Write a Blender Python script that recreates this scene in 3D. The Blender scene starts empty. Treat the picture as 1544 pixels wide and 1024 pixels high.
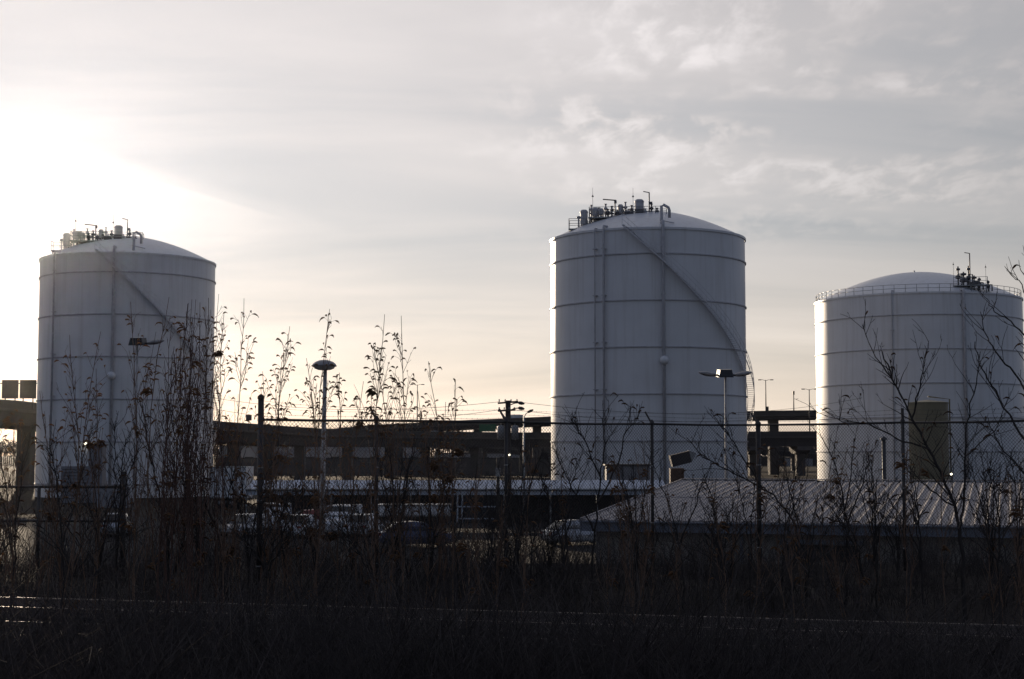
import bpy, math, random
import numpy as np
from mathutils import Vector, Matrix
R_ = math.radians
scene = bpy.context.scene
col = scene.collection
random.seed(7)

# ------------------------------------------------------------------ camera
EYE = 5.4                      # metres above the tank yard
FPX = 2300.0                   # focal length in photograph pixels (1544 wide)
PITCH = math.atan(170.0 / FPX)
cam_data = bpy.data.cameras.new('camera')
cam = bpy.data.objects.new('camera', cam_data)
col.objects.link(cam)
cam.location = (0, 0, EYE)
cam.rotation_euler = (math.pi / 2 + PITCH, 0, 0)
cam_data.sensor_width = 36.0
cam_data.lens = FPX / 1544.0 * 36.0
cam_data.clip_start = 0.1
cam_data.clip_end = 9000.0
scene.camera = cam

# ------------------------------------------------------------------ sky, sun, exposure
SUN_AZ = R_(-17.2)             # left of straight ahead
SUN_EL = R_(8.0)
sunv = Vector((math.sin(SUN_AZ) * math.cos(SUN_EL), math.cos(SUN_AZ) * math.cos(SUN_EL), math.sin(SUN_EL)))

world = bpy.data.worlds.new('World')
scene.world = world
world.use_nodes = True
NT = world.node_tree
NT.nodes.clear()
def wn(t, **kw):
    n = NT.nodes.new(t)
    for k, v in kw.items(): setattr(n, k, v)
    return n
def wput(sock, v):
    if hasattr(v, 'is_linked') or isinstance(v, bpy.types.NodeSocket): NT.links.new(v, sock)
    else: sock.default_value = v
def wm(op, a, b=None, c=None, clamp=False):
    n = wn('ShaderNodeMath', operation=op, use_clamp=clamp)
    for i, v in enumerate((a, b, c)):
        if v is not None: wput(n.inputs[i], v)
    return n.outputs[0]
def wv(op, a, b=None):
    n = wn('ShaderNodeVectorMath', operation=op)
    wput(n.inputs[0], a)
    if b is not None: wput(n.inputs[1], b)
    return n
def wmap(v, a, b, c=0.0, d=1.0, mode='SMOOTHSTEP'):
    n = wn('ShaderNodeMapRange', interpolation_type=mode)
    wput(n.inputs[0], v)
    for i, x in enumerate((a, b, c, d)): n.inputs[i + 1].default_value = x
    return n.outputs[0]
def wnoise(vec, scale, detail=5, rough=.55, dist=0.0):
    n = wn('ShaderNodeTexNoise')
    wput(n.inputs['Vector'], vec)
    n.inputs['Scale'].default_value = scale
    n.inputs['Detail'].default_value = detail
    n.inputs['Roughness'].default_value = rough
    n.inputs['Distortion'].default_value = dist
    return n.outputs['Fac']
def wmix(f, a, b):
    n = wn('ShaderNodeMix', data_type='RGBA')
    wput(n.inputs[0], f)
    wput(n.inputs[6], a); wput(n.inputs[7], b)
    return n.outputs[2]
def wscale(c, f):
    n = wn('ShaderNodeVectorMath', operation='SCALE')
    wput(n.inputs[0], c); wput(n.inputs['Scale'], f)
    return n.outputs[0]

DIR = wn('ShaderNodeTexCoord').outputs['Generated']
DIR = wv('NORMALIZE', DIR).outputs[0]
sep = wn('ShaderNodeSeparateXYZ'); NT.links.new(DIR, sep.inputs[0])
dx, dy, dz = sep.outputs
cosang = wv('DOT_PRODUCT', DIR, tuple(sunv)).outputs['Value']
def hg(g):
    d = wm('SUBTRACT', 1 + g * g, wm('MULTIPLY', cosang, 2 * g))
    return wm('DIVIDE', 1 - g * g, wm('POWER', d, 1.5))
zpos = wm('MAXIMUM', dz, 0.0)
inv = wm('DIVIDE', 1.0, wm('ADD', zpos, 0.13))
pl = wn('ShaderNodeCombineXYZ')
NT.links.new(wm('MULTIPLY', dx, inv), pl.inputs[0]); NT.links.new(wm('MULTIPLY', dy, inv), pl.inputs[1])
def rotstretch(ang, sx, sy):
    m = wn('ShaderNodeMapping'); NT.links.new(pl.outputs[0], m.inputs['Vector'])
    m.inputs['Rotation'].default_value = (0, 0, ang); m.inputs['Scale'].default_value = (sx, sy, 1)
    return m.outputs[0]
streak = wnoise(rotstretch(R_(14), .45, 1.3), 1.0, 6, .55, .8)        # long cirrus veils
broad = wnoise(rotstretch(R_(-20), .7, 1.0), .55, 3, .5, .3)           # broad thick and thin regions
puff = wnoise(rotstretch(R_(15), 1.5, .75), 8.0, 6, .60, .25)           # mottled altocumulus
pdir = Vector(((1190 - 772) / FPX, 1, (682 - 165) / FPX)).normalized()      # one mottled field high on the right
pcos = wv('DOT_PRODUCT', DIR, tuple(pdir)).outputs['Value']
pfield = wm('ADD', wmap(pcos, math.cos(R_(12)), math.cos(R_(3.5))), wmap(wnoise(rotstretch(R_(30), 1, 1.3), .8, 2, .5), .52, .66, 0, .45))
pmask = wm('MULTIPLY', wm('MULTIPLY', pfield, wmap(wnoise(rotstretch(R_(40), .8, 1.6), 2.2, 3, .55), .36, .58)), wmap(dz, .12, .17))
veil_d = wm('ADD', .78, wm('MULTIPLY', wmap(streak, .28, .72, 0, 1, 'LINEAR'), .30))
veil_d = wm('ADD', veil_d, wm('MULTIPLY', wm('SUBTRACT', broad, .5), .55))
veil_d = wm('ADD', veil_d, wm('MULTIPLY', wm('MULTIPLY', wmap(puff, .40, .68), pmask), .27))
veil_d = wm('MAXIMUM', veil_d, .15)
# thin old contrail: a great circle band across the bright side of the sky
ca = Vector(((0 - 772) / FPX, 1, (682 - 196) / FPX)); cb = Vector(((420 - 772) / FPX, 1, (682 - 330) / FPX))
cn = ca.cross(cb).normalized()
cdist = wv('DOT_PRODUCT', DIR, tuple(cn)).outputs['Value']
wob = wm('MULTIPLY', wm('SUBTRACT', wnoise(DIR, 9.0, 3), .5), .008)
cdist = wm('ADD', cdist, wob)
near_sun = wmap(cosang, math.cos(R_(9.5)), math.cos(R_(6)))
band = wm('MULTIPLY', wm('MULTIPLY', wmap(cdist, -.0016, .0010), wmap(cdist, .055, .0)), near_sun)
veil_d = wm('ADD', veil_d, wm('MULTIPLY', band, .09))
above = wm('MULTIPLY', wmap(cdist, -.001, -.012), wmap(cosang, math.cos(R_(14)), math.cos(R_(4))))
veil_d = wm('SUBTRACT', veil_d, wm('MULTIPLY', above, .08))
phase = wm('ADD', wm('MULTIPLY', hg(.36), .196), wm('MULTIPLY', hg(.88), .0029))
phase = wm('ADD', phase, .035)
horizon = wmap(dz, .0, .16, 1.0, 0.0)
tint = wmix(horizon, (1.0, .922, .905, 1), (1.0, .850, .755, 1))
tint = wmix(wmap(veil_d, .62, 1.02), wmix(horizon, (.92, .92, .97, 1), tint), tint)
away = wmap(cosang, -.1, .85)
tint = wmix(away, (.98, 1.13, 1.60, 1), tint)
veil_d = wm('MULTIPLY', veil_d, wm('ADD', 1.0, wm('MULTIPLY', wmap(dz, .02, .12, 1.0, 0.0), .28)))
veil = wscale(tint, wm('MULTIPLY', wm('MULTIPLY', phase, veil_d), 10.6))
skyt = wn('ShaderNodeTexSky', sky_type='NISHITA')
skyt.sun_disc = False
skyt.sun_elevation = SUN_EL
skyt.sun_rotation = SUN_AZ
skyt.altitude = 10; skyt.air_density = 1.0; skyt.dust_density = 0.2; skyt.ozone_density = 1.5
sky = wv('ADD', wscale(skyt.outputs[0], .15), veil).outputs[0]
bg = wn('ShaderNodeBackground')
NT.links.new(sky, bg.inputs['Color'])
bg.inputs['Strength'].default_value = 0.1
wo = wn('ShaderNodeOutputWorld')
NT.links.new(bg.outputs[0], wo.inputs['Surface'])

sd = bpy.data.lights.new('sun', 'SUN')
sun = bpy.data.objects.new('sun', sd); col.objects.link(sun)
sd.energy = 4.5; sd.angle = R_(0.6); sd.color = (1.0, .80, .58)
sun.rotation_euler = (-sunv).to_track_quat('-Z', 'Y').to_euler()
sun.location = (-60, 200, 60)

vs = scene.view_settings
vs.view_transform = 'Standard'; vs.look = 'None'; vs.gamma = 1.0; vs.use_curve_mapping = False
vs.exposure = 0.0
scene.cycles.use_denoising = True
scene.cycles.max_bounces = 6
scene.cycles.transparent_max_bounces = 8

# ------------------------------------------------------------------ helpers
def at(px, py, Y):
    """world point seen at photograph pixel (px, py) at distance Y in front of the camera"""
    u = (px - 772.0) / FPX; v = (512.0 - py) / FPX
    ddy = math.cos(PITCH) - v * math.sin(PITCH); ddz = math.sin(PITCH) + v * math.cos(PITCH)
    s = Y / ddy
    return Vector((u * s, Y, EYE + ddz * s))

def smooth(a, b, x):
    t = min(1.0, max(0.0, (x - a) / (b - a)))
    return t * t * (3 - 2 * t)

def mat(name, base, rough=.7, metal=0.0, var=.25, scale=3.0, bump=0.0, bscale=30.0, stain=None, streak_=None, coat=0.0):
    """procedural surface: noise-varied colour, optional stains (a darker second colour in patches), fine bump"""
    m = bpy.data.materials.new(name); m.use_nodes = True
    nt = m.node_tree; b = nt.nodes['Principled BSDF']
    tc = nt.nodes.new('ShaderNodeTexCoord')
    nz = nt.nodes.new('ShaderNodeTexNoise'); nz.inputs['Scale'].default_value = scale; nz.inputs['Detail'].default_value = 6
    nt.links.new(tc.outputs['Object'], nz.inputs['Vector'])
    ramp = nt.nodes.new('ShaderNodeMapRange'); ramp.inputs[1].default_value = .3; ramp.inputs[2].default_value = .7
    ramp.inputs[3].default_value = 1 - var; ramp.inputs[4].default_value = 1 + var
    nt.links.new(nz.outputs['Fac'], ramp.inputs[0])
    sc = nt.nodes.new('ShaderNodeVectorMath'); sc.operation = 'SCALE'
    sc.inputs[0].default_value = base; nt.links.new(ramp.outputs[0], sc.inputs['Scale'])
    out = sc.outputs[0]
    if stain:
        mp = nt.nodes.new('ShaderNodeMapping'); mp.inputs['Scale'].default_value = streak_ or (1, 1, 1)
        nt.links.new(tc.outputs['Object'], mp.inputs['Vector'])
        n2 = nt.nodes.new('ShaderNodeTexNoise'); n2.inputs['Scale'].default_value = 1.0; n2.inputs['Detail'].default_value = 7
        n2.inputs['Roughness'].default_value = .65
        nt.links.new(mp.outputs[0], n2.inputs['Vector'])
        r2 = nt.nodes.new('ShaderNodeMapRange'); r2.inputs[1].default_value = .5; r2.inputs[2].default_value = .8
        r2.inputs[4].default_value = .6
        nt.links.new(n2.outputs['Fac'], r2.inputs[0])
        mx = nt.nodes.new('ShaderNodeMix'); mx.data_type = 'RGBA'
        nt.links.new(r2.outputs[0], mx.inputs[0]); nt.links.new(out, mx.inputs[6]); mx.inputs[7].default_value = (*stain, 1)
        out = mx.outputs[2]
    nt.links.new(out, b.inputs['Base Color'])
    rr = nt.nodes.new('ShaderNodeMapRange'); rr.inputs[3].default_value = max(.02, rough - .08); rr.inputs[4].default_value = min(1, rough + .1)
    nt.links.new(nz.outputs['Fac'], rr.inputs[0]); nt.links.new(rr.outputs[0], b.inputs['Roughness'])
    b.inputs['Metallic'].default_value = metal
    b.inputs['Coat Weight'].default_value = coat
    if bump:
        n3 = nt.nodes.new('ShaderNodeTexNoise'); n3.inputs['Scale'].default_value = bscale; n3.inputs['Detail'].default_value = 4
        nt.links.new(tc.outputs['Object'], n3.inputs['Vector'])
        bp = nt.nodes.new('ShaderNodeBump'); bp.inputs['Strength'].default_value = bump; bp.inputs['Distance'].default_value = .05
        nt.links.new(n3.outputs['Fac'], bp.inputs['Height']); nt.links.new(bp.outputs[0], b.inputs['Normal'])
    return m

def emat(name, color, strength):
    m = bpy.data.materials.new(name); m.use_nodes = True
    b = m.node_tree.nodes['Principled BSDF']
    b.inputs['Base Color'].default_value = (*color, 1)
    b.inputs['Emission Color'].default_value = (*color, 1); b.inputs['Emission Strength'].default_value = strength
    return m

def tag(o, label=None, cat=None, group=None, kind=None):
    if label: o['label'] = label
    if cat: o['category'] = cat
    if group: o['group'] = group
    if kind: o['kind'] = kind
    return o
def thing(name, label, cat, loc=(0, 0, 0), rz=0.0, group=None):
    o = bpy.data.objects.new(name, None); col.objects.link(o)
    o.empty_display_size = .3
    o.location = loc; o.rotation_euler = (0, 0, rz)
    return tag(o, label, cat, group)
def link(name, mesh, parent=None, loc=None, rot=None):
    o = bpy.data.objects.new(name, mesh); col.objects.link(o)
    if parent is not None: o.parent = parent
    if loc is not None: o.location = loc
    if rot is not None: o.rotation_euler = rot
    return o
def copy_tree(o, parent=None):
    c = o.copy(); col.objects.link(c)
    if parent is not None: c.parent = parent
    for ch in list(o.children): copy_tree(ch, c)
    return c

class MB:
    """collects shapes into one mesh"""
    def __init__(s): s.v = []; s.f = []; s.sm = []
    def add(s, vs_, fs_, smooth_=False):
        b = len(s.v); s.v += [tuple(p) for p in vs_]
        for f in fs_: s.f.append(tuple(i + b for i in f)); s.sm.append(smooth_)
        return s
    def box(s, c, d, rz=0.0, taper=1.0):
        cx, cy, cz = c; hx, hy, hz = d[0] / 2, d[1] / 2, d[2] / 2
        cr, sr = math.cos(rz), math.sin(rz); P = []
        for sx, sy, sz in ((-1,-1,-1),(1,-1,-1),(1,1,-1),(-1,1,-1),(-1,-1,1),(1,-1,1),(1,1,1),(-1,1,1)):
            k = taper if sz > 0 else 1.0
            x, y = sx * hx * k, sy * hy * k
            P.append((cx + x * cr - y * sr, cy + x * sr + y * cr, cz + sz * hz))
        return s.add(P, [(0,3,2,1),(4,5,6,7),(0,1,5,4),(1,2,6,5),(2,3,7,6),(3,0,4,7)])
    def beam(s, p, q, w, h):
        """rectangular bar from p to q, width w, height h"""
        p = Vector(p); q = Vector(q); d = (q - p).normalized()
        side = d.cross(Vector((0, 0, 1)))
        if side.length < 1e-4: side = Vector((1, 0, 0))
        side.normalize(); up = side.cross(d)
        P = []
        for b in (p, q):
            for a, c in ((-1,-1),(1,-1),(1,1),(-1,1)): P.append(b + side * a * w / 2 + up * c * h / 2)
        return s.add(P, [(0,1,2,3),(7,6,5,4),(0,4,5,1),(1,5,6,2),(2,6,7,3),(3,7,4,0)])
    def tube(s, pts, rad, n=8, smooth_=True, caps=True):
        pts = [Vector(p) for p in pts]
        if not isinstance(rad, (list, tuple)): rad = [rad] * len(pts)
        P = []; ref = None
        for i, p in enumerate(pts):
            d = (pts[min(i + 1, len(pts) - 1)] - pts[max(i - 1, 0)]).normalized()
            if ref is None:
                ref = Vector((0, 0, 1)) if abs(d.z) < .9 else Vector((1, 0, 0))
            a = ref - d * ref.dot(d)
            if a.length < 1e-4: a = d.orthogonal()
            a.normalize(); b = d.cross(a); ref = a
            for k in range(n):
                t = 2 * math.pi * k / n
                P.append(p + (a * math.cos(t) + b * math.sin(t)) * rad[i])
        Fs = []
        for i in range(len(pts) - 1):
            for k in range(n):
                k2 = (k + 1) % n
                Fs.append((i*n+k, i*n+k2, (i+1)*n+k2, (i+1)*n+k))
        s.add(P, Fs, smooth_)
        if caps:
            b = len(s.v) - len(P)
            s.f.append(tuple(b + k for k in reversed(range(n)))); s.sm.append(False)
            s.f.append(tuple(b + (len(pts)-1)*n + k for k in range(n))); s.sm.append(False)
        return s
    def lathe(s, prof, n=32, c=(0, 0, 0), smooth_=True, a0=0.0, a1=2*math.pi):
        full = abs(a1 - a0 - 2*math.pi) < 1e-6
        m = n if full else n + 1; P = []
        for r, z in prof:
            for k in range(m):
                t = a0 + (a1 - a0) * k / n
                P.append((c[0] + r*math.cos(t), c[1] + r*math.sin(t), c[2] + z))
        Fs = []
        for i in range(len(prof) - 1):
            for k in range(n):
                k2 = (k + 1) % m if full else k + 1
                Fs.append((i*m+k, i*m+k2, (i+1)*m+k2, (i+1)*m+k))
        return s.add(P, Fs, smooth_)
    def prism(s, outline, y0, y1):
        """outline in x,z extruded along y"""
        n = len(outline)
        P = [(x, y0, z) for x, z in outline] + [(x, y1, z) for x, z in outline]
        Fs = [tuple(range(n)), tuple(reversed(range(n, 2*n)))]
        for k in range(n):
            k2 = (k + 1) % n
            Fs.append((k, n+k, n+k2, k2))
        return s.add(P, Fs)
    def mesh(s, name, m):
        me = bpy.data.meshes.new(name); me.from_pydata(s.v, [], s.f)
        me.polygons.foreach_set('use_smooth', s.sm); me.materials.append(m); me.update()
        return me
    def build(s, name, m, parent=None, loc=None, rot=None):
        return link(name, s.mesh(name, m), parent, loc, rot)

class Segs:
    """thin tapered three-sided twigs by the thousand, vectorised into one mesh"""
    def __init__(s): s.a = []; s.b = []; s.ra = []; s.rb = []
    def seg(s, p, q, r0, r1):
        s.a.append(tuple(p)); s.b.append(tuple(q)); s.ra.append(r0); s.rb.append(r1)
    def path(s, pts, r0, r1):
        n = len(pts) - 1
        for i in range(n):
            s.seg(pts[i], pts[i+1], r0 + (r1-r0)*i/n, r0 + (r1-r0)*(i+1)/n)
    def mesh(s, name, m, origin=(0, 0, 0)):
        A = np.array(s.a) - np.array(origin); B = np.array(s.b) - np.array(origin)
        ra = np.array(s.ra)[:, None]; rb = np.array(s.rb)[:, None]
        D = B - A; D /= np.maximum(np.linalg.norm(D, axis=1, keepdims=True), 1e-6)
        ref = np.where(np.abs(D[:, 2:3]) < .9, np.array([[0, 0, 1.0]]), np.array([[1.0, 0, 0]]))
        U = np.cross(D, ref); U /= np.linalg.norm(U, axis=1, keepdims=True); W = np.cross(D, U)
        N = len(A); V = np.zeros((N, 6, 3))
        for k in range(3):
            t = 2*math.pi*k/3; o = U*math.cos(t) + W*math.sin(t)
            V[:, k] = A + o*ra; V[:, 3+k] = B + o*rb
        base = (np.arange(N)*6)[:, None]
        Q = np.concatenate([base + np.array([[0, 1, 4, 3]]), base + np.array([[1, 2, 5, 4]]), base + np.array([[2, 0, 3, 5]])], axis=1).reshape(-1)
        nf = N*3
        me = bpy.data.meshes.new(name)
        me.vertices.add(N*6); me.vertices.foreach_set('co', V.reshape(-1))
        me.loops.add(nf*4); me.loops.foreach_set('vertex_index', Q.astype(np.int32))
        me.polygons.add(nf); me.polygons.foreach_set('loop_start', (np.arange(nf)*4).astype(np.int32))
        me.materials.append(m); me.update(calc_edges=True); me.validate()
        return me
    def build(s, name, m, parent=None, origin=(0, 0, 0), loc=None):
        return link(name, s.mesh(name, m, origin), parent, loc)

# ------------------------------------------------------------------ materials
M = {}
M['tank'] = mat('white tank paint', (.62, .63, .66), .40, 0, .05, .35, .05, .8, stain=(.38, .36, .35), streak_=(1.6, 1.6, .06))
M['stair'] = mat('pale stair paint', (.54, .54, .57), .5, 0, .15, 3)
M['tank_trim'] = mat('weathered grey trim paint', (.40, .40, .43), .5, 0, .15, 2)
M['galv'] = mat('galvanised steel', (.30, .31, .32), .45, .7, .2, 4)
M['dark_steel'] = mat('dark painted steel', (.05, .05, .055), .55, .2, .3, 4)
M['rust_steel'] = mat('rusted steel', (.10, .055, .035), .8, .1, .4, 6)
M['shelter'] = mat('faded grey cabinet paint', (.20, .195, .21), .7, 0, .2, 1.5)
M['valve'] = mat('dark valve paint', (.09, .09, .10), .5, .3, .3, 5)
M['soil'] = mat('dark soil and leaf litter', (.032, .027, .024), .98, 0, .5, .8, .6, 6)
M['asphalt'] = mat('old asphalt', (.035, .034, .036), 1.0, 0, .25, .3, .2, 20)
M['ballast'] = mat('dirty ballast', (.035, .032, .030), .95, 0, .5, 3, .9, 14)
M['rail'] = mat('worn rail steel', (.20, .165, .15), .52, .7, .2, 4)
M['sleeper'] = mat('creosoted timber', (.025, .02, .017), .9, 0, .4, 3)
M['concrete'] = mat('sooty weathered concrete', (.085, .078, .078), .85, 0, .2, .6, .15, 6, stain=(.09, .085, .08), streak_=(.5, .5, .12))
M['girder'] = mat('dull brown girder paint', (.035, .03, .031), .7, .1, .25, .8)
M['parapet'] = mat('sooty concrete parapet', (.055, .05, .05), .85, 0, .2, .5)
M['sign_back'] = mat('dull sign back', (.08, .07, .066), .6, .4, .15, 2)
M['sign_green'] = mat('green highway sign', (.01, .11, .055), .5, 0, .08, 2)
M['wood_pole'] = mat('grey weathered pole timber', (.06, .05, .045), .9, 0, .35, 4, .3, 25)
M['pole_paint'] = mat('flaking pale pole paint', (.34, .33, .33), .6, .1, .3, 5)
M['lamp_body'] = mat('grey cast lamp housing', (.25, .25, .26), .45, .3, .2, 5)
M['lens'] = mat('dusty lamp glass', (.45, .45, .44), .2, 0, .1, 5)
M['roof_metal'] = mat('dull ribbed roof metal', (.22, .205, .22), .65, 0, .18, .7, 0, 8, stain=(.11, .08, .065), streak_=(.7, .7, .7))
M['fascia'] = mat('blue grey fascia metal', (.17, .19, .24), .5, .2, .12, 2)
M['wall_block'] = mat('tan block wall', (.24, .215, .19), .9, 0, .2, .9, .3, 10)
M['louver'] = mat('dark door slat paint', (.03, .03, .032), .6, .2, .2, 4)
M['tan'] = mat('tan tank paint', (.20, .17, .105), .6, 0, .15, .8, 0, 8, stain=(.10, .075, .05), streak_=(1.5, 1.5, .2))
M['shed_roof'] = mat('pale shed roof sheet', (.42, .46, .54), .7, 0, .12, .6)
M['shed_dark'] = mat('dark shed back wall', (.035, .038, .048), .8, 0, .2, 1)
M['white_paint'] = mat('white vehicle paint', (.62, .63, .66), .3, 0, .06, 2, 0, 8, coat=.5)
M['silver_paint'] = mat('silver vehicle paint', (.34, .35, .38), .3, .5, .06, 2, 0, 8, coat=.5)
M['blue_paint'] = mat('dark blue vehicle paint', (.03, .04, .10), .3, .2, .06, 2, 0, 8, coat=.5)
M['red_paint'] = mat('dull red vehicle paint', (.28, .035, .03), .35, .1, .1, 2, 0, 8, coat=.4)
M['glass'] = mat('dark vehicle glass', (.015, .017, .02), .06, 0, .02, 2)
M['tyre'] = mat('tyre rubber', (.02, .02, .02), .85, 0, .1, 6)
M['fence_steel'] = mat('dark weathered fence pipe', (.055, .05, .05), .6, .4, .3, 6)
M['fence_wire'] = mat('weathered chain link wire', (.07, .066, .066), .55, .5, .2, 9)
M['wire'] = mat('black cable', (.02, .02, .02), .7, 0, .1, 5)
M['stem'] = mat('dry brown stems', (.16, .10, .068), .9, 0, .4, 5)
M['red_stem'] = mat('reddish brown sapling bark', (.10, .055, .042), .85, 0, .35, 4)
M['seed'] = mat('dry seed heads', (.14, .09, .055), .95, 0, .4, 9)
M['bark'] = mat('dark shrub bark', (.035, .029, .027), .92, 0, .35, 6, .4, 30)
M['leaf'] = mat('withered brown leaves', (.045, .030, .022), .9, 0, .4, 9)
M['brush'] = mat('tangled dead brush', (.046, .037, .035), .95, 0, .45, 1.5)
M['far_tree'] = mat('far winter trees', (.06, .05, .05), .95, 0, .3, .2)
M['far_wall'] = mat('far grey cladding', (.24, .24, .26), .8, 0, .15, .1)
M['lit_white'] = emat('lit lamp', (1.0, .93, .70), 5.0)
M['headlight'] = emat('lit headlight', (1.0, .86, .66), 14.0)

for k_ in ('soil', 'asphalt', 'ballast', 'sleeper'): M[k_].node_tree.nodes['Principled BSDF'].inputs['Specular IOR Level'].default_value = 0.05
def translucent(m, color, f):
    nt = m.node_tree; b = nt.nodes['Principled BSDF']; o = nt.nodes['Material Output']
    tr = nt.nodes.new('ShaderNodeBsdfTranslucent'); tr.inputs['Color'].default_value = (*color, 1)
    mx = nt.nodes.new('ShaderNodeMixShader'); mx.inputs[0].default_value = f
    nt.links.new(b.outputs[0], mx.inputs[1]); nt.links.new(tr.outputs[0], mx.inputs[2]); nt.links.new(mx.outputs[0], o.inputs['Surface'])
translucent(M['seed'], (.34, .20, .10), .5)       # dry papery seed heads and leaves let the low sun through
translucent(M['leaf'], (.22, .12, .06), .4)

# ------------------------------------------------------------------ ground
def gz(x, y):
    q = y + .268 * x
    h = 2.45 + .38 * smooth(26.2, 28.6, q)
    h *= 1.0 - smooth(35.6, 39.6, y)
    if y < 35: h += .10 * math.sin(x * .9 + y * .4) * smooth(26.5, 29, q) + .05 * math.sin(x * 2.3 - y * 1.7) * smooth(26.5, 29, q)
    return h
xs = [-1500, -1000, -500, -250, -120, -70, -45] + [-30 + i * 1.0 for i in range(61)] + [45, 70, 120, 250, 500, 1000, 1500]
ys = [-60, -20, 0] + [6 + i * .7 for i in range(52)] + [44, 50, 60, 80, 110, 150, 200, 260, 340, 460, 700, 1200, 2200]
gm = MB()
gm.add([(x, y, gz(x, y)) for y in ys for x in xs],
       [(j*len(xs)+i, j*len(xs)+i+1, (j+1)*len(xs)+i+1, (j+1)*len(xs)+i) for j in range(len(ys)-1) for i in range(len(xs)-1)], True)
tag(gm.build('ground', M['soil']), kind='structure')
tag(MB().add([(-90, 62, .006), (60, 62, .006), (60, 128, .006), (-90, 128, .006)], [(0, 1, 2, 3)]).build('yard_pavement', M['asphalt']), kind='structure')

# ------------------------------------------------------------------ railway: two tracks in front of the fence
TRD = Vector((17.1, -4.6, 0)).normalized(); TRN = Vector((TRD.y, -TRD.x, 0))      # along, and towards the camera
TR0 = Vector((-9.3, 27.8, 0))
track_n = [0.0, 3.45]
bal = MB()
for lo, hi in ((-1.0, 2.45), (2.5, 6.0)):
    a, b = -22.0, 44.0
    prof = [(lo, 2.46), (lo + .5, 2.60), (hi - .5, 2.60), (hi, 2.46)]
    P = [TR0 + TRD * s_ + TRN * n_ + Vector((0, 0, z_)) for s_ in (a, b) for n_, z_ in prof]
    bal.add(P, [(0, 1, 5, 4), (1, 2, 6, 5), (2, 3, 7, 6)])
tag(bal.build('ballast', M['ballast']), kind='structure')
rail_prof = [(-.07, 0), (.07, 0), (.07, .015), (.012, .04), (.012, .11), (.036, .12), (.036, .155), (-.036, .155), (-.036, .12), (-.012, .11), (-.012, .04), (-.07, .015)]
sleeper_me = MB().box((0, 0, 0), (.24, 2.5, .14)).mesh('sleeper', M['sleeper'])
trz = math.atan2(TRD.y, TRD.x)
for ti, n0 in enumerate(track_n):
    t = thing('railway_track', ['rusty railway track nearer the fence, running across the dark brush',
                                'railway track nearest the bottom of the picture, mostly hidden by brush'][ti], 'railway track',
              TR0 + TRN * (n0 + .7525) + Vector((0, 0, 2.645)), trz, 'railway tracks below the fence')
    for side in (.7525, -.7525):
        m_ = MB()
        P = [(s_, y_ + side, z_) for s_ in (-20, 42) for y_, z_ in rail_prof]
        n_ = len(rail_prof)
        m_.add(P, [(k, (k+1) % n_, n_ + (k+1) % n_, n_ + k) for k in range(n_)])
        m_.build('rail', M['rail'], t)
    for k in range(62):
        link('sleeper', sleeper_me, t, (-19 + k * .62, 0, -.06), (0, 0, random.uniform(-.02, .02)))

# ------------------------------------------------------------------ storage tanks
def cyl_pt(R, a, z):
    """a in degrees from the camera-facing side, positive to the right"""
    return Vector((R * math.sin(R_(a)), -R * math.cos(R_(a)), z))
tread_me = MB().box((0, 0, 0), (.26, .70, .03)).mesh('tread', M['stair'])
def helix(R, a0, a1, z0, z1, n):
    return [cyl_pt(R, a0 + (a1-a0)*i/n, z0 + (z1-z0)*i/n) for i in range(n + 1)]

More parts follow.
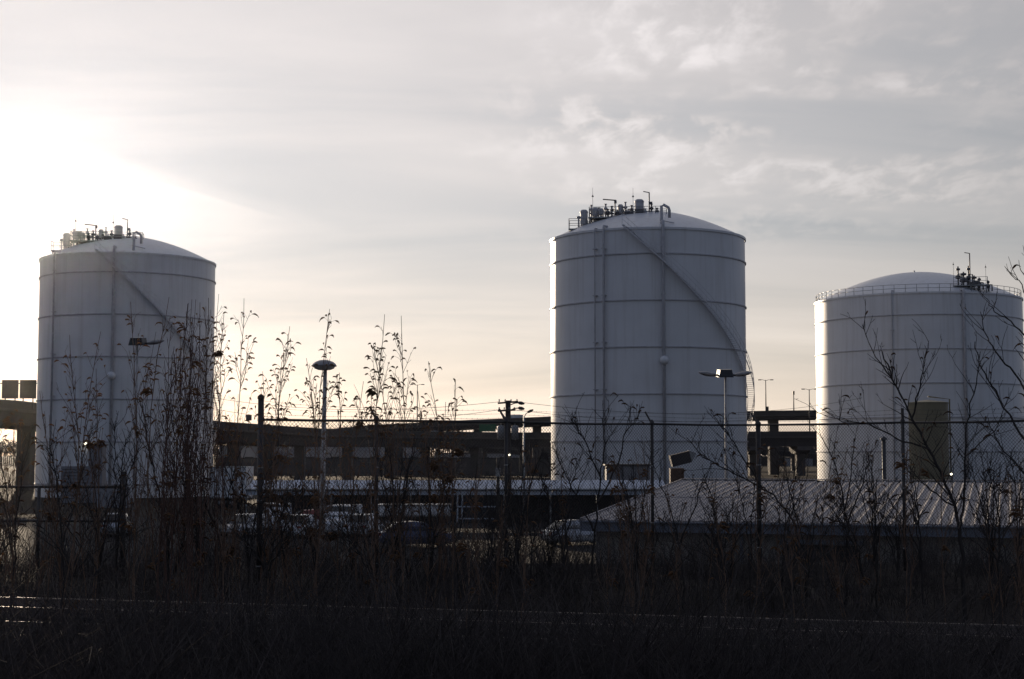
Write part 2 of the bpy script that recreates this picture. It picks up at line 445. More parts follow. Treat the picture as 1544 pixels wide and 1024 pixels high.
def make_tank(label, loc, R, rings, rim, rise, pipes, stair, facing):
    t = thing('storage_tank', label, 'storage tank', loc, facing, 'white storage tanks')
    sh = MB().lathe([(R, 0), (R, rim)], 160)
    sh.build('shell', M['tank'], t)
    prof = []
    for i in range(15):
        r = (R + .02) * (1 - i / 14.0)
        prof.append((max(r, .001), rim + rise * (1 - (r / R) ** 2) * (.86 + .14 * (1 - (r / R) ** 2))))
    d = MB().lathe(prof, 120)
    dome = d.build('roof_dome', M['tank'], t)
    MB().lathe([(R + .02, rim - .22), (R + .13, rim - .22), (R + .13, rim + .02), (R - .05, rim + .05)], 160, smooth_=False).build('rim_angle', M['tank'], t)
    for z in rings:
        MB().lathe([(R, z - .10), (R + .13, z - .07), (R + .13, z + .05), (R, z + .07)], 160, smooth_=False).build('stiffener_ring', M['tank_trim'], t)
    for a, pr, top, ball in pipes:
        p = MB()
        off = R + .32
        p.tube([cyl_pt(R - .6, a, top + .35), cyl_pt(off - .1, a, top + .3), cyl_pt(off, a, top - .1), cyl_pt(off, a, .3)], pr, 10)
        po = p.build('downpipe', M['tank_trim'], t)
        z = 2.0
        while z < top - 1:
            b = MB(); b.box(cyl_pt(R + .22, a, z), (.42, .40, .10), R_(a)); b.build('pipe_bracket', M['tank_trim'], po); z += 5.05
        if ball:
            MB().lathe([(.001, -.5), (.3, -.42), (.46, -.2), (.5, 0), (.46, .2), (.3, .42), (.001, .5)], 16, cyl_pt(off + .25, a, ball)).build('level_gauge', M['tank'], po)
    if stair:
        a0, a1, z0, z1 = stair
        def stringer(rr):
            up_ = [p_ + Vector((0, 0, .08)) for p_ in helix(rr, a0, a1, z0 - .12, z1 - .12, 110)]
            n_ = len(up_); q_ = [p_ - Vector((0, 0, .16)) for p_ in up_]
            ou = [Vector((p_.x * (1 + .05 / rr), p_.y * (1 + .05 / rr), p_.z)) for p_ in up_]; ol = [p_ - Vector((0, 0, .16)) for p_ in ou]
            V_ = up_ + q_ + ou + ol; F_ = []
            for i in range(n_ - 1):
                F_ += [(i, i+1, n_+i+1, n_+i), (2*n_+i, 3*n_+i, 3*n_+i+1, 2*n_+i+1), (i, 2*n_+i, 2*n_+i+1, i+1), (n_+i, n_+i+1, 3*n_+i+1, 3*n_+i)]
            return MB().add(V_, F_)
        so = stringer(R + .85).build('stairway', M['stair'], t)
        stringer(R + .10).build('stringer', M['stair'], so)
        n = int((z0 - z1) / .205)
        for i in range(n):
            a = a0 + (a1 - a0) * (i + .5) / n
            link('tread', tread_me, so, cyl_pt(R + .51, a, z0 + (z1 - z0) * (i + .5) / n), (0, 0, R_(a)))
        hr = MB()
        for dz_ in (.55, 1.08):
            hr.tube(helix(R + .86, a0, a1, z0 + dz_, z1 + dz_, 110), .022, 6)
        nb = int((a1 - a0) / 3.2)
        for i in range(nb + 1):
            a = a0 + (a1 - a0) * i / nb; z = z0 + (z1 - z0) * i / nb
            hr.tube([cyl_pt(R + .86, a, z - .1), cyl_pt(R + .86, a, z + 1.08)], .020, 5)
        hr.build('handrail', M['stair'], so)
    return t

def dome_z(R, rim, rise, x, y):
    k = (x*x + y*y) / (R*R)
    return rim + rise * (1 - k) * (.86 + .14 * (1 - k)) if k < 1 else rim

def railing(mb, pts, h=1.1, post=1.2, r=.03):
    """two rails and posts along a list of deck points"""
    for a, b in zip(pts[:-1], pts[1:]):
        a = Vector(a); b = Vector(b); n = max(1, round((b - a).length / post))
        for i in range(n + 1):
            p = a.lerp(b, i / n); mb.tube([p, p + Vector((0, 0, h))], r, 5)
        for hh in (h * .52, h):
            mb.tube([a + Vector((0, 0, hh)), b + Vector((0, 0, hh))], r, 5)

def roof_gear(t, R, rim, rise, turn):
    """platform, vessels, valves and masts on the roof, turned about the tank axis by `turn` degrees"""
    cr, sr = math.cos(R_(turn)), math.sin(R_(turn))
    def L(x, y, z): return Vector((x*cr - y*sr, x*sr + y*cr, z))
    D = lambda x, y: dome_z(R, rim, rise, x, y)
    DECK = rim + 2.0; LOW = rim + .75
    pf = MB()
    def slab(x0, x1, y0, y1, z):
        pf.add([L(x, y, z_) for z_ in (z - .12, z) for x, y in ((x0, y0), (x1, y0), (x1, y1), (x0, y1))],
               [(0,3,2,1),(4,5,6,7),(0,1,5,4),(1,2,6,5),(2,3,7,6),(3,0,4,7)])
    slab(-8.7, -6.6, -5.6, -4.0, LOW); slab(-6.5, 2.2, -5.7, -3.6, DECK)
    for k in range(5): slab(-6.9 + k * .14, -6.75 + k * .14, -5.2, -4.3, LOW + .22 * (k + 1))
    for x in (-8.5, -6.8): 
        for y in (-5.5, -4.1): pf.tube([L(x, y, D(x, y) - .1), L(x, y, LOW)], .05, 6)
    for x in (-6.3, -4.2, -2.1, 0, 2.0):
        for y in (-5.6, -3.7): pf.tube([L(x, y, D(x, y) - .1), L(x, y, DECK)], .05, 6)
    po = pf.build('roof_platform', M['galv'], t)
    rl = MB()
    railing(rl, [L(-6.6, -5.55, LOW), L(-8.65, -5.55, LOW), L(-8.65, -4.05, LOW), L(-6.6, -4.05, LOW)])
    railing(rl, [L(-6.4, -3.65, DECK), L(-6.4, -5.65, DECK), L(2.15, -5.65, DECK), L(2.15, -3.65, DECK), L(-6.4, -3.65, DECK)])
    rl.build('guard_rail', M['galv'], po)
    def vessel(x, y, r, z0, z1, m='tank_trim'):
        v = MB().lathe([(.001, z0), (r*.8, z0 + .02), (r, z0 + .15), (r, z1 - .18), (r*.7, z1 - .04), (.001, z1)], 14, tuple(L(x, y, 0)))
        v.tube([L(x, y, D(x, y) - .1), L(x, y, z0 + .1)], r * .4, 8)
        v.lathe([(r + .05, z1 - .35), (r + .05, z1 - .28)], 14, tuple(L(x, y, 0)))
        v.build('relief_vessel', M[m], t)
    vessel(-7.0, -4.6, .42, rim + 1.3, rim + 3.0); vessel(-5.75, -4.5, .36, rim + 2.2, rim + 3.25); vessel(-5.1, -4.8, .30, rim + 2.3, rim + 3.1)
    vessel(-.85, -4.5, .50, rim + 2.6, rim + 4.1); vessel(-2.95, -4.3, .30, rim + 2.4, rim + 3.6)
    def valve(x, y, h, arm):
        v = MB().tube([L(x, y, D(x, y) - .1), L(x, y, DECK + h)], .09, 8)
        v.lathe([(.001, 0), (.26, .02), (.26, .14), (.001, .16)], 12, tuple(L(x, y, DECK + h * .35)))
        v.lathe([(.001, -.2), (.2, -.12), (.24, 0), (.2, .12), (.001, .2)], 12, tuple(L(x, y, DECK + h * .7)))
        v.lathe([(.001, 0), (.17, .01), (.17, .07), (.001, .08)], 12, tuple(L(x, y, DECK + h)))
        v.tube([L(x, y, DECK + h * .5), L(x + arm, y, DECK + h * .5), L(x + arm, y, D(x + arm, y) - .1)], .08, 8)
        v.build('relief_valve', M['valve' if int(abs(x) * 10) % 2 else 'tank_trim'], t)
    for x, y, h, a in ((-6.2, -4.2, 1.5, .5), (-4.35, -4.9, .9, .45), (-3.9, -4.2, 1.35, -.4), (-3.3, -4.9, .75, .4), (-2.75, -4.4, 1.15, -.35),
                       (-2.0, -4.8, .9, .45), (-1.7, -4.2, 1.4, .3), (-.2, -4.9, .9, .35), (.5, -4.4, 1.5, -.4), (-5.4, -4.1, 1.2, .3), (-4.6, -4.2, 1.6, -.3), (-2.4, -4.1, 1.8, .3), (1.1, -4.6, 1.0, .3), (-7.6, -4.4, .2, .3)): valve(x, y, h, a)
    MB().box(L(-.85, -5.1, DECK + .38), (.95, .6, .75), R_(turn)).box(L(-.85, -5.1, DECK + .79), (1.02, .66, .06), R_(turn)).build('valve_cabinet', M['valve'], t)
    MB().box(L(-2.0, -5.2, DECK + .3), (.9, .5, .6), R_(turn)).tube([L(-2.5, -5.2, DECK + .4), L(-1.5, -5.2, DECK + .4)], .16, 8).build('actuator', M['valve'], t)
    # davit crane, wind mast, two thin rods
    dv = MB().tube([L(-3.55, -4.6, DECK), L(-3.55, -4.6, DECK + 2.0)], .07, 8)
    dv.beam(L(-4.9, -4.6, DECK + 2.12), L(-3.4, -4.6, DECK + 1.98), .1, .12).box(L(-3.5, -4.6, DECK + 1.8), (.28, .28, .3)).build('davit', M['valve'], t)
    ms = MB().tube([L(.25, -4.7, D(.25, -4.7)), L(.25, -4.7, rim + 4.8)], .07, 8)
    ms.beam(L(.28, -4.7, rim + 4.78), L(-.4, -4.7, rim + 4.92), .09, .09).box(L(.4, -4.7, rim + 3.6), (.4, .25, .3)).build('mast', M['valve'], t)
    for x, h in ((-6.05, 5.2), (-1.55, 5.1)):
        rd = MB().tube([L(x, -4.0, DECK), L(x, -4.0, rim + h - .2)], .022, 5)
        rd.lathe([(.14, -.12), (.05, .05), (.001, .12)], 8, tuple(L(x, -4.0, rim + h - .55))).tube([L(x, -4.0, rim + h - .2), L(x, -4.0, rim + h + .35)], .015, 5)
        rd.build('air_terminal', M['valve'], t)
    gn = MB().tube([L(1.55, -10.2, rim - .4), L(1.55, -9.6, rim + .9), L(1.55, -9.6, rim + 2.5), L(1.75, -9.6, rim + 2.62), L(2.3, -9.55, rim + 2.3), L(2.4, -9.55, rim + 2.0), L(2.4, -9.5, rim + 1.2)], .16, 10)
    gn.beam(L(1.35, -9.6, rim + .95), L(2.9, -9.6, rim + .6), .08, .1).build('gooseneck_vent', M['tank_trim'], t)

c_mid = at(978, 682, 172.6); c_mid.z = 0
RIM_M = EYE + 24.0
tank_mid = make_tank('tall white storage tank in the middle with crowded roof platform and winding stair', c_mid, 11.0,
    [EYE + 1.2 + 5.0 * k for k in range(-1, 5)], RIM_M, 3.3,
    [(-24.5, .13, RIM_M, None), (-30, .07, RIM_M - .2, None), (8.6, .17, RIM_M + .3, EYE + 9.7)], (-13, 147, RIM_M + .3, .4),
    -math.atan2(c_mid.x, c_mid.y))
roof_gear(tank_mid, 11.0, RIM_M, 3.3, 0)
c_left = at(189, 682, 191.0); c_left.z = 0
RIM_L = EYE + 23.8
tank_left = make_tank('white storage tank on the left with the low sun behind its roof', c_left, 10.7,
    [EYE + 1.25 + 5.05 * k for k in range(-1, 5)], RIM_L, 3.2,
    [(-52, .13, RIM_L, None), (-9, .17, RIM_L + .3, EYE + 9.0)], (-20, 140, RIM_L + .3, .4), -math.atan2(c_left.x, c_left.y))
roof_gear(tank_left, 10.7, RIM_L, 3.2, -6)
wl = MB().box((0, 0, 0), (.5, .3, .35)).build('wall_lamp', M['lamp_body'], tank_left, cyl_pt(10.95, -24.5, EYE + 1.3))
MB().lathe([(.001, 0), (.2, 0), (.22, -.12), (.13, -.24), (.001, -.28)], 12).build('bulb', M['lit_white'], wl, (0, -.12, -.17))
c_right = at(1387, 682, 223.0); c_right.z = 0
RIM_R = EYE + 22.0; RR = 14.7
tank_right = make_tank('wide white storage tank at right with a guard rail all round its roof edge', c_right, RR,
    [EYE + .1 + 4.7 * k for k in range(0, 5)], RIM_R, 4.3, [(24.5, .2, RIM_R, None), (-13, .08, RIM_R, None)], None, -math.atan2(c_right.x, c_right.y))
rg = MB()
railing(rg, [cyl_pt(RR - .15, a, RIM_R) for a in range(0, 361, 6)], 1.1, 1.5, .035)
rg.build('guard_rail', M['galv'], tank_right)
def gear_right(t):
    D = lambda x, y: dome_z(RR, RIM_R, 4.3, x, y)
    for k, (x, y, h, r) in enumerate(((5.6, -11.2, 2.7, .35), (6.3, -11.6, 2.2, .5), (7.0, -11.0, 3.0, .3), (7.7, -11.6, 2.0, .45), (8.4, -11.0, 1.7, .3), (9.6, -10.4, 1.5, .25))):
        z = D(x, y)
        v = MB().tube([(x, y, z - .1), (x, y, z + h)], .10, 8)
        v.lathe([(.001, -.3), (r, -.22), (r * 1.1, 0), (r, .22), (.001, .3)], 12, (x, y, z + h * .45))
        v.lathe([(.001, -.2), (r * .8, -.12), (r * .8, .12), (.001, .2)], 12, (x, y, z + h * .85))
        v.tube([(x, y, z + h * .6), (x + .5, y, z + h * .6), (x + .5, y, z)], .09, 8).build('relief_valve', M['valve'], t)
    m_ = MB().tube([(7.2, -10.6, D(7.2, -10.6) - .1), (7.2, -10.6, RIM_R + 5.6)], .08, 8)
    m_.beam((7.25, -10.6, RIM_R + 5.6), (6.5, -10.6, RIM_R + 5.75), .1, .1).build('mast', M['valve'], t)
    for x, h in ((5.0, 4.5), (9.3, 4.0)):
        MB().tube([(x, -10.5, D(x, -10.5)), (x, -10.5, RIM_R + h)], .022, 5).lathe([(.13, -.12), (.05, .05), (.001, .12)], 8, (x, -10.5, RIM_R + h - .3)).build('air_terminal', M['valve'], t)
    p = MB().box((7.2, -11.3, D(7.2, -11.3) + .35), (4.6, 1.6, .1))
    for x in (5.1, 7.2, 9.3):
        for y in (-12.0, -10.6): p.tube([(x, y, D(x, y) - .1), (x, y, D(7.2, -11.3) + .35)], .05, 6)
    po = p.build('roof_platform', M['galv'], t)
    r_ = MB(); zt = D(7.2, -11.3) + .4
    railing(r_, [(4.95, -12.05, zt), (9.45, -12.05, zt), (9.45, -10.55, zt)]); r_.build('guard_rail', M['galv'], po)
    MB().tube([(-.3, 0, RIM_R + 4.2), (-.3, 0, RIM_R + 4.65)], .12, 8).build('dome_vent', M['tank_trim'], t)
gear_right(tank_right)

# ------------------------------------------------------------------ elevated highway
def viaduct(label, path, th_girder, th_par, width, piers, pier_w, cap=()):
    """path: (px, py_top, Y); the deck runs through these points, its top edge at py_top"""
    pts = [at(*p) for p in path]
    t = thing('overpass', label, 'overpass', (pts[0].x, pts[0].y, 0), 0, 'elevated highway ramps')
    o = Vector((pts[0].x, pts[0].y, 0))
    P = [p - o for p in pts]
    def ribbon(z0, z1, y0, y1):
        m_ = MB(); ring = []
        for i, p in enumerate(P):
            d = (P[min(i+1, len(P)-1)] - P[max(i-1, 0)]); d.z = 0; d.normalize()
            n = Vector((-d.y, d.x, 0))
            ring += [p + n*y0 + Vector((0,0,z0)), p + n*y1 + Vector((0,0,z0)), p + n*y1 + Vector((0,0,z1)), p + n*y0 + Vector((0,0,z1))]
        F_ = [(0,1,2,3), tuple(len(ring)-4+k for k in (3,2,1,0))]
        for i in range(len(P)-1):
            for k in range(4):
                k2 = (k+1) % 4; F_.append((i*4+k, (i+1)*4+k, (i+1)*4+k2, i*4+k2))
        return m_.add(ring, F_)
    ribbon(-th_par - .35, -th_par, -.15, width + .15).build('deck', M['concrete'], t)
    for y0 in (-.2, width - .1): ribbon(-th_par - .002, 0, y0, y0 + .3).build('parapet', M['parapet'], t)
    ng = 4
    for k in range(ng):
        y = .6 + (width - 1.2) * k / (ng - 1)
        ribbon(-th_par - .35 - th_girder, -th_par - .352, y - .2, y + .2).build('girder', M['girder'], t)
    # piers at pixel columns
    for px in piers:
        for i in range(len(path) - 1):
            if path[i][0] <= px <= path[i+1][0]:
                f = (px - path[i][0]) / (path[i+1][0] - path[i][0])
                # position along in pixels -> world by solving with interpolated depth
                Y = 1.0 / ((1-f) / path[i][2] + f / path[i+1][2])
                top = at(px, 600, Y); g = (top.y - pts[i].y) / (pts[i+1].y - pts[i].y + 1e-9) if abs(pts[i+1].y - pts[i].y) > .5 else f
                z = pts[i].z + (pts[i+1].z - pts[i].z) * g - th_par - .35 - th_girder
                c = Vector((top.x, top.y, 0)) - o
                pm = MB()
                zz_ = z - (1.0 if px in cap else .004)
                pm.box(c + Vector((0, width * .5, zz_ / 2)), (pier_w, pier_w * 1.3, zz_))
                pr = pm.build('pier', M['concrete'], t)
                if px in cap:
                    cw = pier_w * 1.6
                    MB().add([c + Vector((sx * cw / 2, width * .5 + sy * l, zz)) for zz, l in ((z - 1.7, pier_w), (z - .9, width * .5), (z - .004, width * .5)) for sx, sy in ((-1,-1),(1,-1),(1,1),(-1,1))],
                             [(3,2,1,0), (8,9,10,11)] + [(a*4+k, a*4+(k+1)%4, (a+1)*4+(k+1)%4, (a+1)*4+k) for a in (0, 1) for k in range(4)]).build('pier_cap', M['concrete'], pr)
                break
    return t, pts, o
viaduct('long dark highway ramp descending from behind the left tank towards the middle',
        [(-260, 588, 200), (-60, 598, 208), (25, 604, 215), (180, 621, 232), (325, 635, 255), (480, 646, 290), (620, 650, 322), (760, 652, 345), (900, 652, 352), (1060, 651, 352), (1300, 650, 345), (1560, 649, 338)],
        1.9, 1.15, 11.0, [-120, 22, 150, 345, 398, 447, 520, 585, 640, 715, 790, 870, 1010, 1140, 1212, 1330, 1480], 1.9, (1140, 1212, 1330))
viaduct('upper highway deck level across the gap between middle and right tanks',
        [(470, 650, 420), (560, 641, 405), (690, 634, 390), (830, 628, 380), (1000, 622, 372), (1180, 619, 366), (1400, 617, 360), (1640, 615, 355)],
        .9, 1.0, 9.0, [600, 720, 810, 980, 1170, 1290, 1500], 2.2)
viaduct('lowest far ramp sloping down to the right beneath the other decks',
        [(560, 655, 500), (670, 664, 480), (760, 671, 470), (840, 677, 462), (1000, 672, 455), (1150, 671, 450), (1240, 679, 448), (1400, 688, 446)],
        1.4, 1.0, 9.0, [600, 660, 730, 800, 900, 1050, 1165, 1200, 1300], 1.6)

# ------------------------------------------------------------------ things along the highway
sg = thing('highway_sign', 'pair of bare-backed highway signs on the ramp left of the left tank', 'highway sign', at(28, 604, 217))
for px in (15, 42):
    p = at(px, 601, 217) - at(28, 604, 217); q = at(px, 573, 217) - at(28, 604, 217)
    MB().box(((p.x), 0, (p.z + q.z) / 2), (2.35, .08, q.z - p.z)).build('sign_panel', M['sign_back'], sg)
    for dx_ in (-.7, .7): MB().beam((p.x + dx_, .12, -1.3), (p.x + dx_, .12, q.z), .14, .14).build('post', M['dark_steel'], sg)
    for dz_ in (.4, 1.2, 2.0): MB().box((p.x, .075, p.z + dz_), (2.3, .06, .09)).build('stiffener', M['dark_steel'], sg)
MB().box((0, .2, 2.45), (7.5, .12, .14)).build('gantry_rail', M['dark_steel'], sg)

s2 = thing('roadside_sign', 'small square sign standing on the ramp beside the corner fence post', 'sign', at(375, 639, 262))
MB().box((0, 0, 1.05), (1.0, .06, 1.0)).build('sign_panel', M['sign_back'], s2)
MB().tube([(0, .07, -1.2), (0, .07, 1.5)], .05, 6).build('post', M['dark_steel'], s2)

g1 = thing('green_highway_sign', 'green highway sign under the upper deck beside the utility pole', 'highway sign', at(735, 651, 343))
MB().box((0, 0, .85), (3.7, .1, 1.65)).build('sign_panel', M['sign_green'], g1)
MB().box((2.35, .1, .9), (.7, .06, .9)).build('side_panel', M['far_wall'], g1)
for x in (-1.4, 1.4): MB().beam((x, .13, -1.4), (x, .13, 1.7), .12, .12).build('post', M['dark_steel'], g1)

def highway_light(label, px, ytop, ybase, Y, style):
    b = at(px, ybase, Y); h = at(px, ytop, Y).z - b.z
    t = thing('highway_light', label, 'street light', b, 0, 'light poles along the highway decks')
    MB().tube([(0, 0, -1.2), (0, 0, h)], [.16, .09], 8).build('pole', M['dark_steel'], t)
    if style == 2:
        for s in (-1, 1):
            a = MB().tube([(0, 0, h - .2), (s * .7, 0, h + .05), (s * 1.2, 0, h + .05)], .05, 6).build('arm', M['dark_steel'], t)
            MB().box((s * 1.45, 0, h + .03), (.8, .4, .2)).build('lamp_head', M['dark_steel'], a)
    else:
        a = MB().tube([(0, 0, h * .62), (.7, 0, h * .60), (1.1, 0, h * .63)], .05, 6).build('arm', M['dark_steel'], t)
        MB().box((0, 0, h - .4), (.4, .4, .9)).build('camera_box', M['dark_steel'], t)
    if px == 1155: MB().box((.35, 0, .6), (.55, .4, 1.0)).build('cabinet', M['dark_steel'], t)
    return t
highway_light('twin-armed light pole with a cabinet at its foot on the upper deck', 1155, 573, 620, 368, 2)
highway_light('short dark mast with a single side arm on the upper deck', 1197, 590, 620, 368, 1)
highway_light('thin twin-headed light pole on the lower deck close to the right tank', 1221, 587, 651, 350, 2)
highway_light('faint twin-headed light pole far behind the weeds above the ramp', 629, 580, 645, 400, 2)

# ------------------------------------------------------------------ vehicles
def loft(stations, m_):
    """stations: (x, half width, z0, z1, top half width) -> closed body along x"""
    P = []
    for x, w, z0, z1, wt in stations:
        zm = z0 + (z1 - z0) * .55
        P += [(x, -w*.94, z0), (x, -w, z0 + .12), (x, -w, zm), (x, -wt, z1), (x, wt, z1), (x, w, zm), (x, w, z0 + .12), (x, w*.94, z0)]
    n = len(stations); Fs = [tuple(reversed(range(8))), tuple((n-1)*8 + k for k in range(8))]
    for i in range(n-1):
        for k in range(8): Fs.append((i*8+k, i*8+(k+1) % 8, (i+1)*8+(k+1) % 8, (i+1)*8+k))
    return m_.add(P, Fs)
def wheels(t, xs_, w, r=.32):
    for x in xs_:
        for s in (-1, 1):
            wt_ = MB().lathe([(r*.55, -.1), (r, -.1), (r, .1), (r*.55, .1)], 16, smooth_=False)
            wt_.v = [(x + a, s * w + c, r + b) for a, b, c in wt_.v]
            wo_ = wt_.build('wheel', M['tyre'], t)
            hb = MB().lathe([(.001, .06), (r*.5, .05), (r*.56, -.05), (.001, -.05)], 12)
            hb.v = [(x + a, s * w + c * s, r + b) for a, b, c in hb.v]
            hb.build('rim', M['galv'], wo_)
def make_car(label, loc, rz, paint, lit=False, group='cars parked in the yard'):
    t = thing('parked_car', label, 'car', loc, rz, group)
    loft([(-2.15, .72, .38, .62, .66), (-2.05, .84, .25, .86, .74), (-1.1, .88, .2, .93, .78), (0, .89, .2, .93, .78), (1.0, .88, .2, .9, .76), (1.9, .84, .22, .76, .72), (2.15, .70, .34, .58, .62)], MB()).build('body', M[paint], t)
    loft([(-1.75, .74, .86, .93, .68), (-1.15, .74, .86, 1.40, .58), (-.2, .75, .86, 1.46, .60), (.45, .74, .86, 1.38, .58), (1.15, .72, .86, .91, .66)], MB()).build('cabin', M[paint], t)
    wg = MB()
    for s in (-1, 1):
        for x0, x1, a, b in ((-1.15, -.3, .98, 1.33), (-.22, .55, .98, 1.33)):
            wg.add([(x0, s*.765, a), (x1, s*.765, a), (x1 - (.15 if x1 > 0 else 0), s*.645, b), (x0 + (.12 if x0 < -1 else 0), s*.645, b)], [(0, 1, 2, 3)])
    wg.add([(.52, -.56, 1.37), (.52, .56, 1.37), (1.13, .66, .95), (1.13, -.66, .95)], [(0, 1, 2, 3)])
    wg.add([(-1.2, -.56, 1.40), (-1.2, .56, 1.40), (-1.74, .64, .96), (-1.74, -.64, .96)], [(0, 1, 2, 3)])
    wg.build('window', M['glass'], t)
    for s in (-1, 1):
        MB().box((2.08, s*.58, .66), (.12, .34, .14)).build('headlight', M['headlight' if lit else 'lens'], t)
        MB().box((-2.1, s*.60, .72), (.1, .28, .14)).build('tail_light', M['red_paint'], t)
    wheels(t, (-1.35, 1.35), .80)
    return t
def make_van(label, loc, rz, paint, L=5.4, H=2.1, group='vans parked in the yard'):
    t = thing('parked_van', label, 'van', loc, rz, group)
    h = L / 2
    loft([(-h, .86, .4, H - .1, .78), (-h + .1, .94, .3, H, .84), (h - 1.7, .95, .28, H, .85), (h - 1.0, .94, .28, H - .55, .84), (h - .85, .93, .28, 1.15, .85), (h - .1, .9, .3, .98, .8), (h, .8, .4, .8, .72)], MB()).build('body', M[paint], t)
    wg = MB()
    wg.add([(h - 1.66, -.8, H - .06), (h - 1.66, .8, H - .06), (h - .93, .86, 1.22), (h - .93, -.86, 1.22)], [(0, 1, 2, 3)])
    wg.v = [(x + .03, y, z + .03) for x, y, z in wg.v]
    for s in (-1, 1): wg.add([(h - 2.5, s*.962, 1.22), (h - 1.5, s*.962, 1.22), (h - 1.75, s*.885, H - .25), (h - 2.5, s*.885, H - .25)], [(0, 1, 2, 3)])
    wg.build('window', M['glass'], t)
    for s in (-1, 1):
        MB().box((h - .02, s*.62, .72), (.1, .3, .2)).build('headlight', M['lens'], t)
        MB().box((-h, s*.8, .95), (.08, .12, .4)).build('tail_light', M['red_paint'], t)
    MB().box((-h, 0, .45), (.16, 1.8, .18)).build('bumper', M['dark_steel'], t)
    wheels(t, (-h + 1.0, h - 1.0), .86, .35)
    return t
def spot(px, Y): p = at(px, 700, Y); return Vector((p.x, p.y, .01))
make_car('silver car with sun glinting off its windscreen, left end of the yard row', spot(373, 99), R_(-112), 'silver_paint')
make_van('white van parked right of the glinting silver car', spot(420, 103), R_(-80), 'white_paint', 5.0, 1.95)
make_car('white car parked just left of the mushroom lamp post', spot(458, 98), R_(75), 'white_paint')
make_car('dull red car peeping out behind the mushroom lamp post', spot(480, 106), R_(20), 'red_paint')
make_van('white panel van parked just right of the mushroom lamp post', spot(517, 101), R_(-95), 'white_paint', 5.2, 1.9)
make_car('pale car parked between the white panel van and the long box trailer', spot(550, 99), R_(80), 'white_paint')
make_car('dark blue car low in the yard below the long box trailer', spot(628, 88), R_(10), 'blue_paint')
make_car('silver car half hidden at the far left of the yard', spot(178, 100), R_(100), 'silver_paint')
make_car('silver car parked near the left corner of the ribbed roof building', spot(872, 90), R_(25), 'silver_paint')
def make_trailer(label, loc, rz, L, H, lamps):
    t = thing('box_trailer', label, 'trailer', loc, rz, 'box trailers in the yard')
    z0 = .95
    MB().box((0, 0, z0 + (H - z0) / 2), (L, 2.4, H - z0)).build('box', M['white_paint'], t)
    for k in range(int(L / .6)):
        for s in (-1, 1): MB().box((-L/2 + .3 + k * .6, s * 1.215, z0 + (H - z0) / 2), (.07, .03, H - z0 - .2)).build('side_rib', M['silver_paint'], t)
    for s in (-1, 1):
        for z in (z0 + .05, H - .05): MB().box((0, s * 1.22, z), (L + .04, .06, .12)).build('edge_rail', M['galv'], t)
    if lamps:
        for k in range(9): MB().box((-L/2 + .4 + k * (L - .8) / 8, -1.262, H - .05), (.12, .03, .07)).build('marker_lamp', M['lens'], t)
    MB().box((0, 0, z0 - .12), (L * .96, 1.0, .2)).build('chassis', M['dark_steel'], t)
    wheels(t, (-L/2 + 1.0, -L/2 + 2.1), 1.0, .48)
    for s in (-1, 1): MB().beam((L/2 - 1.2, s * .7, 0), (L/2 - 1.2, s * .7, z0), .12, .12).build('landing_leg', M['dark_steel'], t)
make_trailer('long low white box trailer with marker lamps along its top edge', spot(622, 108), R_(4), 5.4, 1.75, True)
make_trailer('pale box trailer behind the weeds right of the left tank', spot(350, 150), R_(-8), 3.6, 4.0, False)
cr = make_car('car with its headlights on driving along the highway ramp', at(652, 651.5, 328) + Vector((0, 2.5, -1.15)), R_(-165), 'silver_paint', True, 'cars on the highway')
cr.name = 'moving_car'
make_van('pale van on the upper highway deck above the green sign', at(772, 633, 385) + Vector((0, 3, -1.0)), R_(180), 'silver_paint', 5.6, 2.3, 'cars on the highway').name = 'moving_van'

# ------------------------------------------------------------------ yard lights and poles
def pole_base(px, Y): p = at(px, 690, Y); return Vector((p.x, p.y, 0))
b = pole_base(487, 62); h = at(487, 552, 62).z
t = thing('lamp_post', 'tall pale lamp post with a wide mushroom-shaped head amid the weeds', 'lamp post', b)
MB().tube([(0, 0, 0), (0, 0, h * .5), (.06, 0, h)], [.13, .105, .075], 12).build('pole', M['pole_paint'], t)
MB().box((0, 0, .06), (.4, .4, .12)).build('base_plate', M['dark_steel'], t)
MB().box((0, -.115, 1.0), (.12, .05, .25)).build('hand_hole', M['dark_steel'], t)
hd = MB().lathe([(.12, -.05), (.5, -.02), (.50, .02), (.46, .09), (.36, .17), (.2, .235), (.001, .26)], 28, (.02, 0, h))
hd.build('lamp_hood', M['lamp_body'], t)
MB().lathe([(.44, -.012), (.40, -.10), (.25, -.16), (.001, -.18)], 24, (.02, 0, h)).build('lens', M['lens'], t)

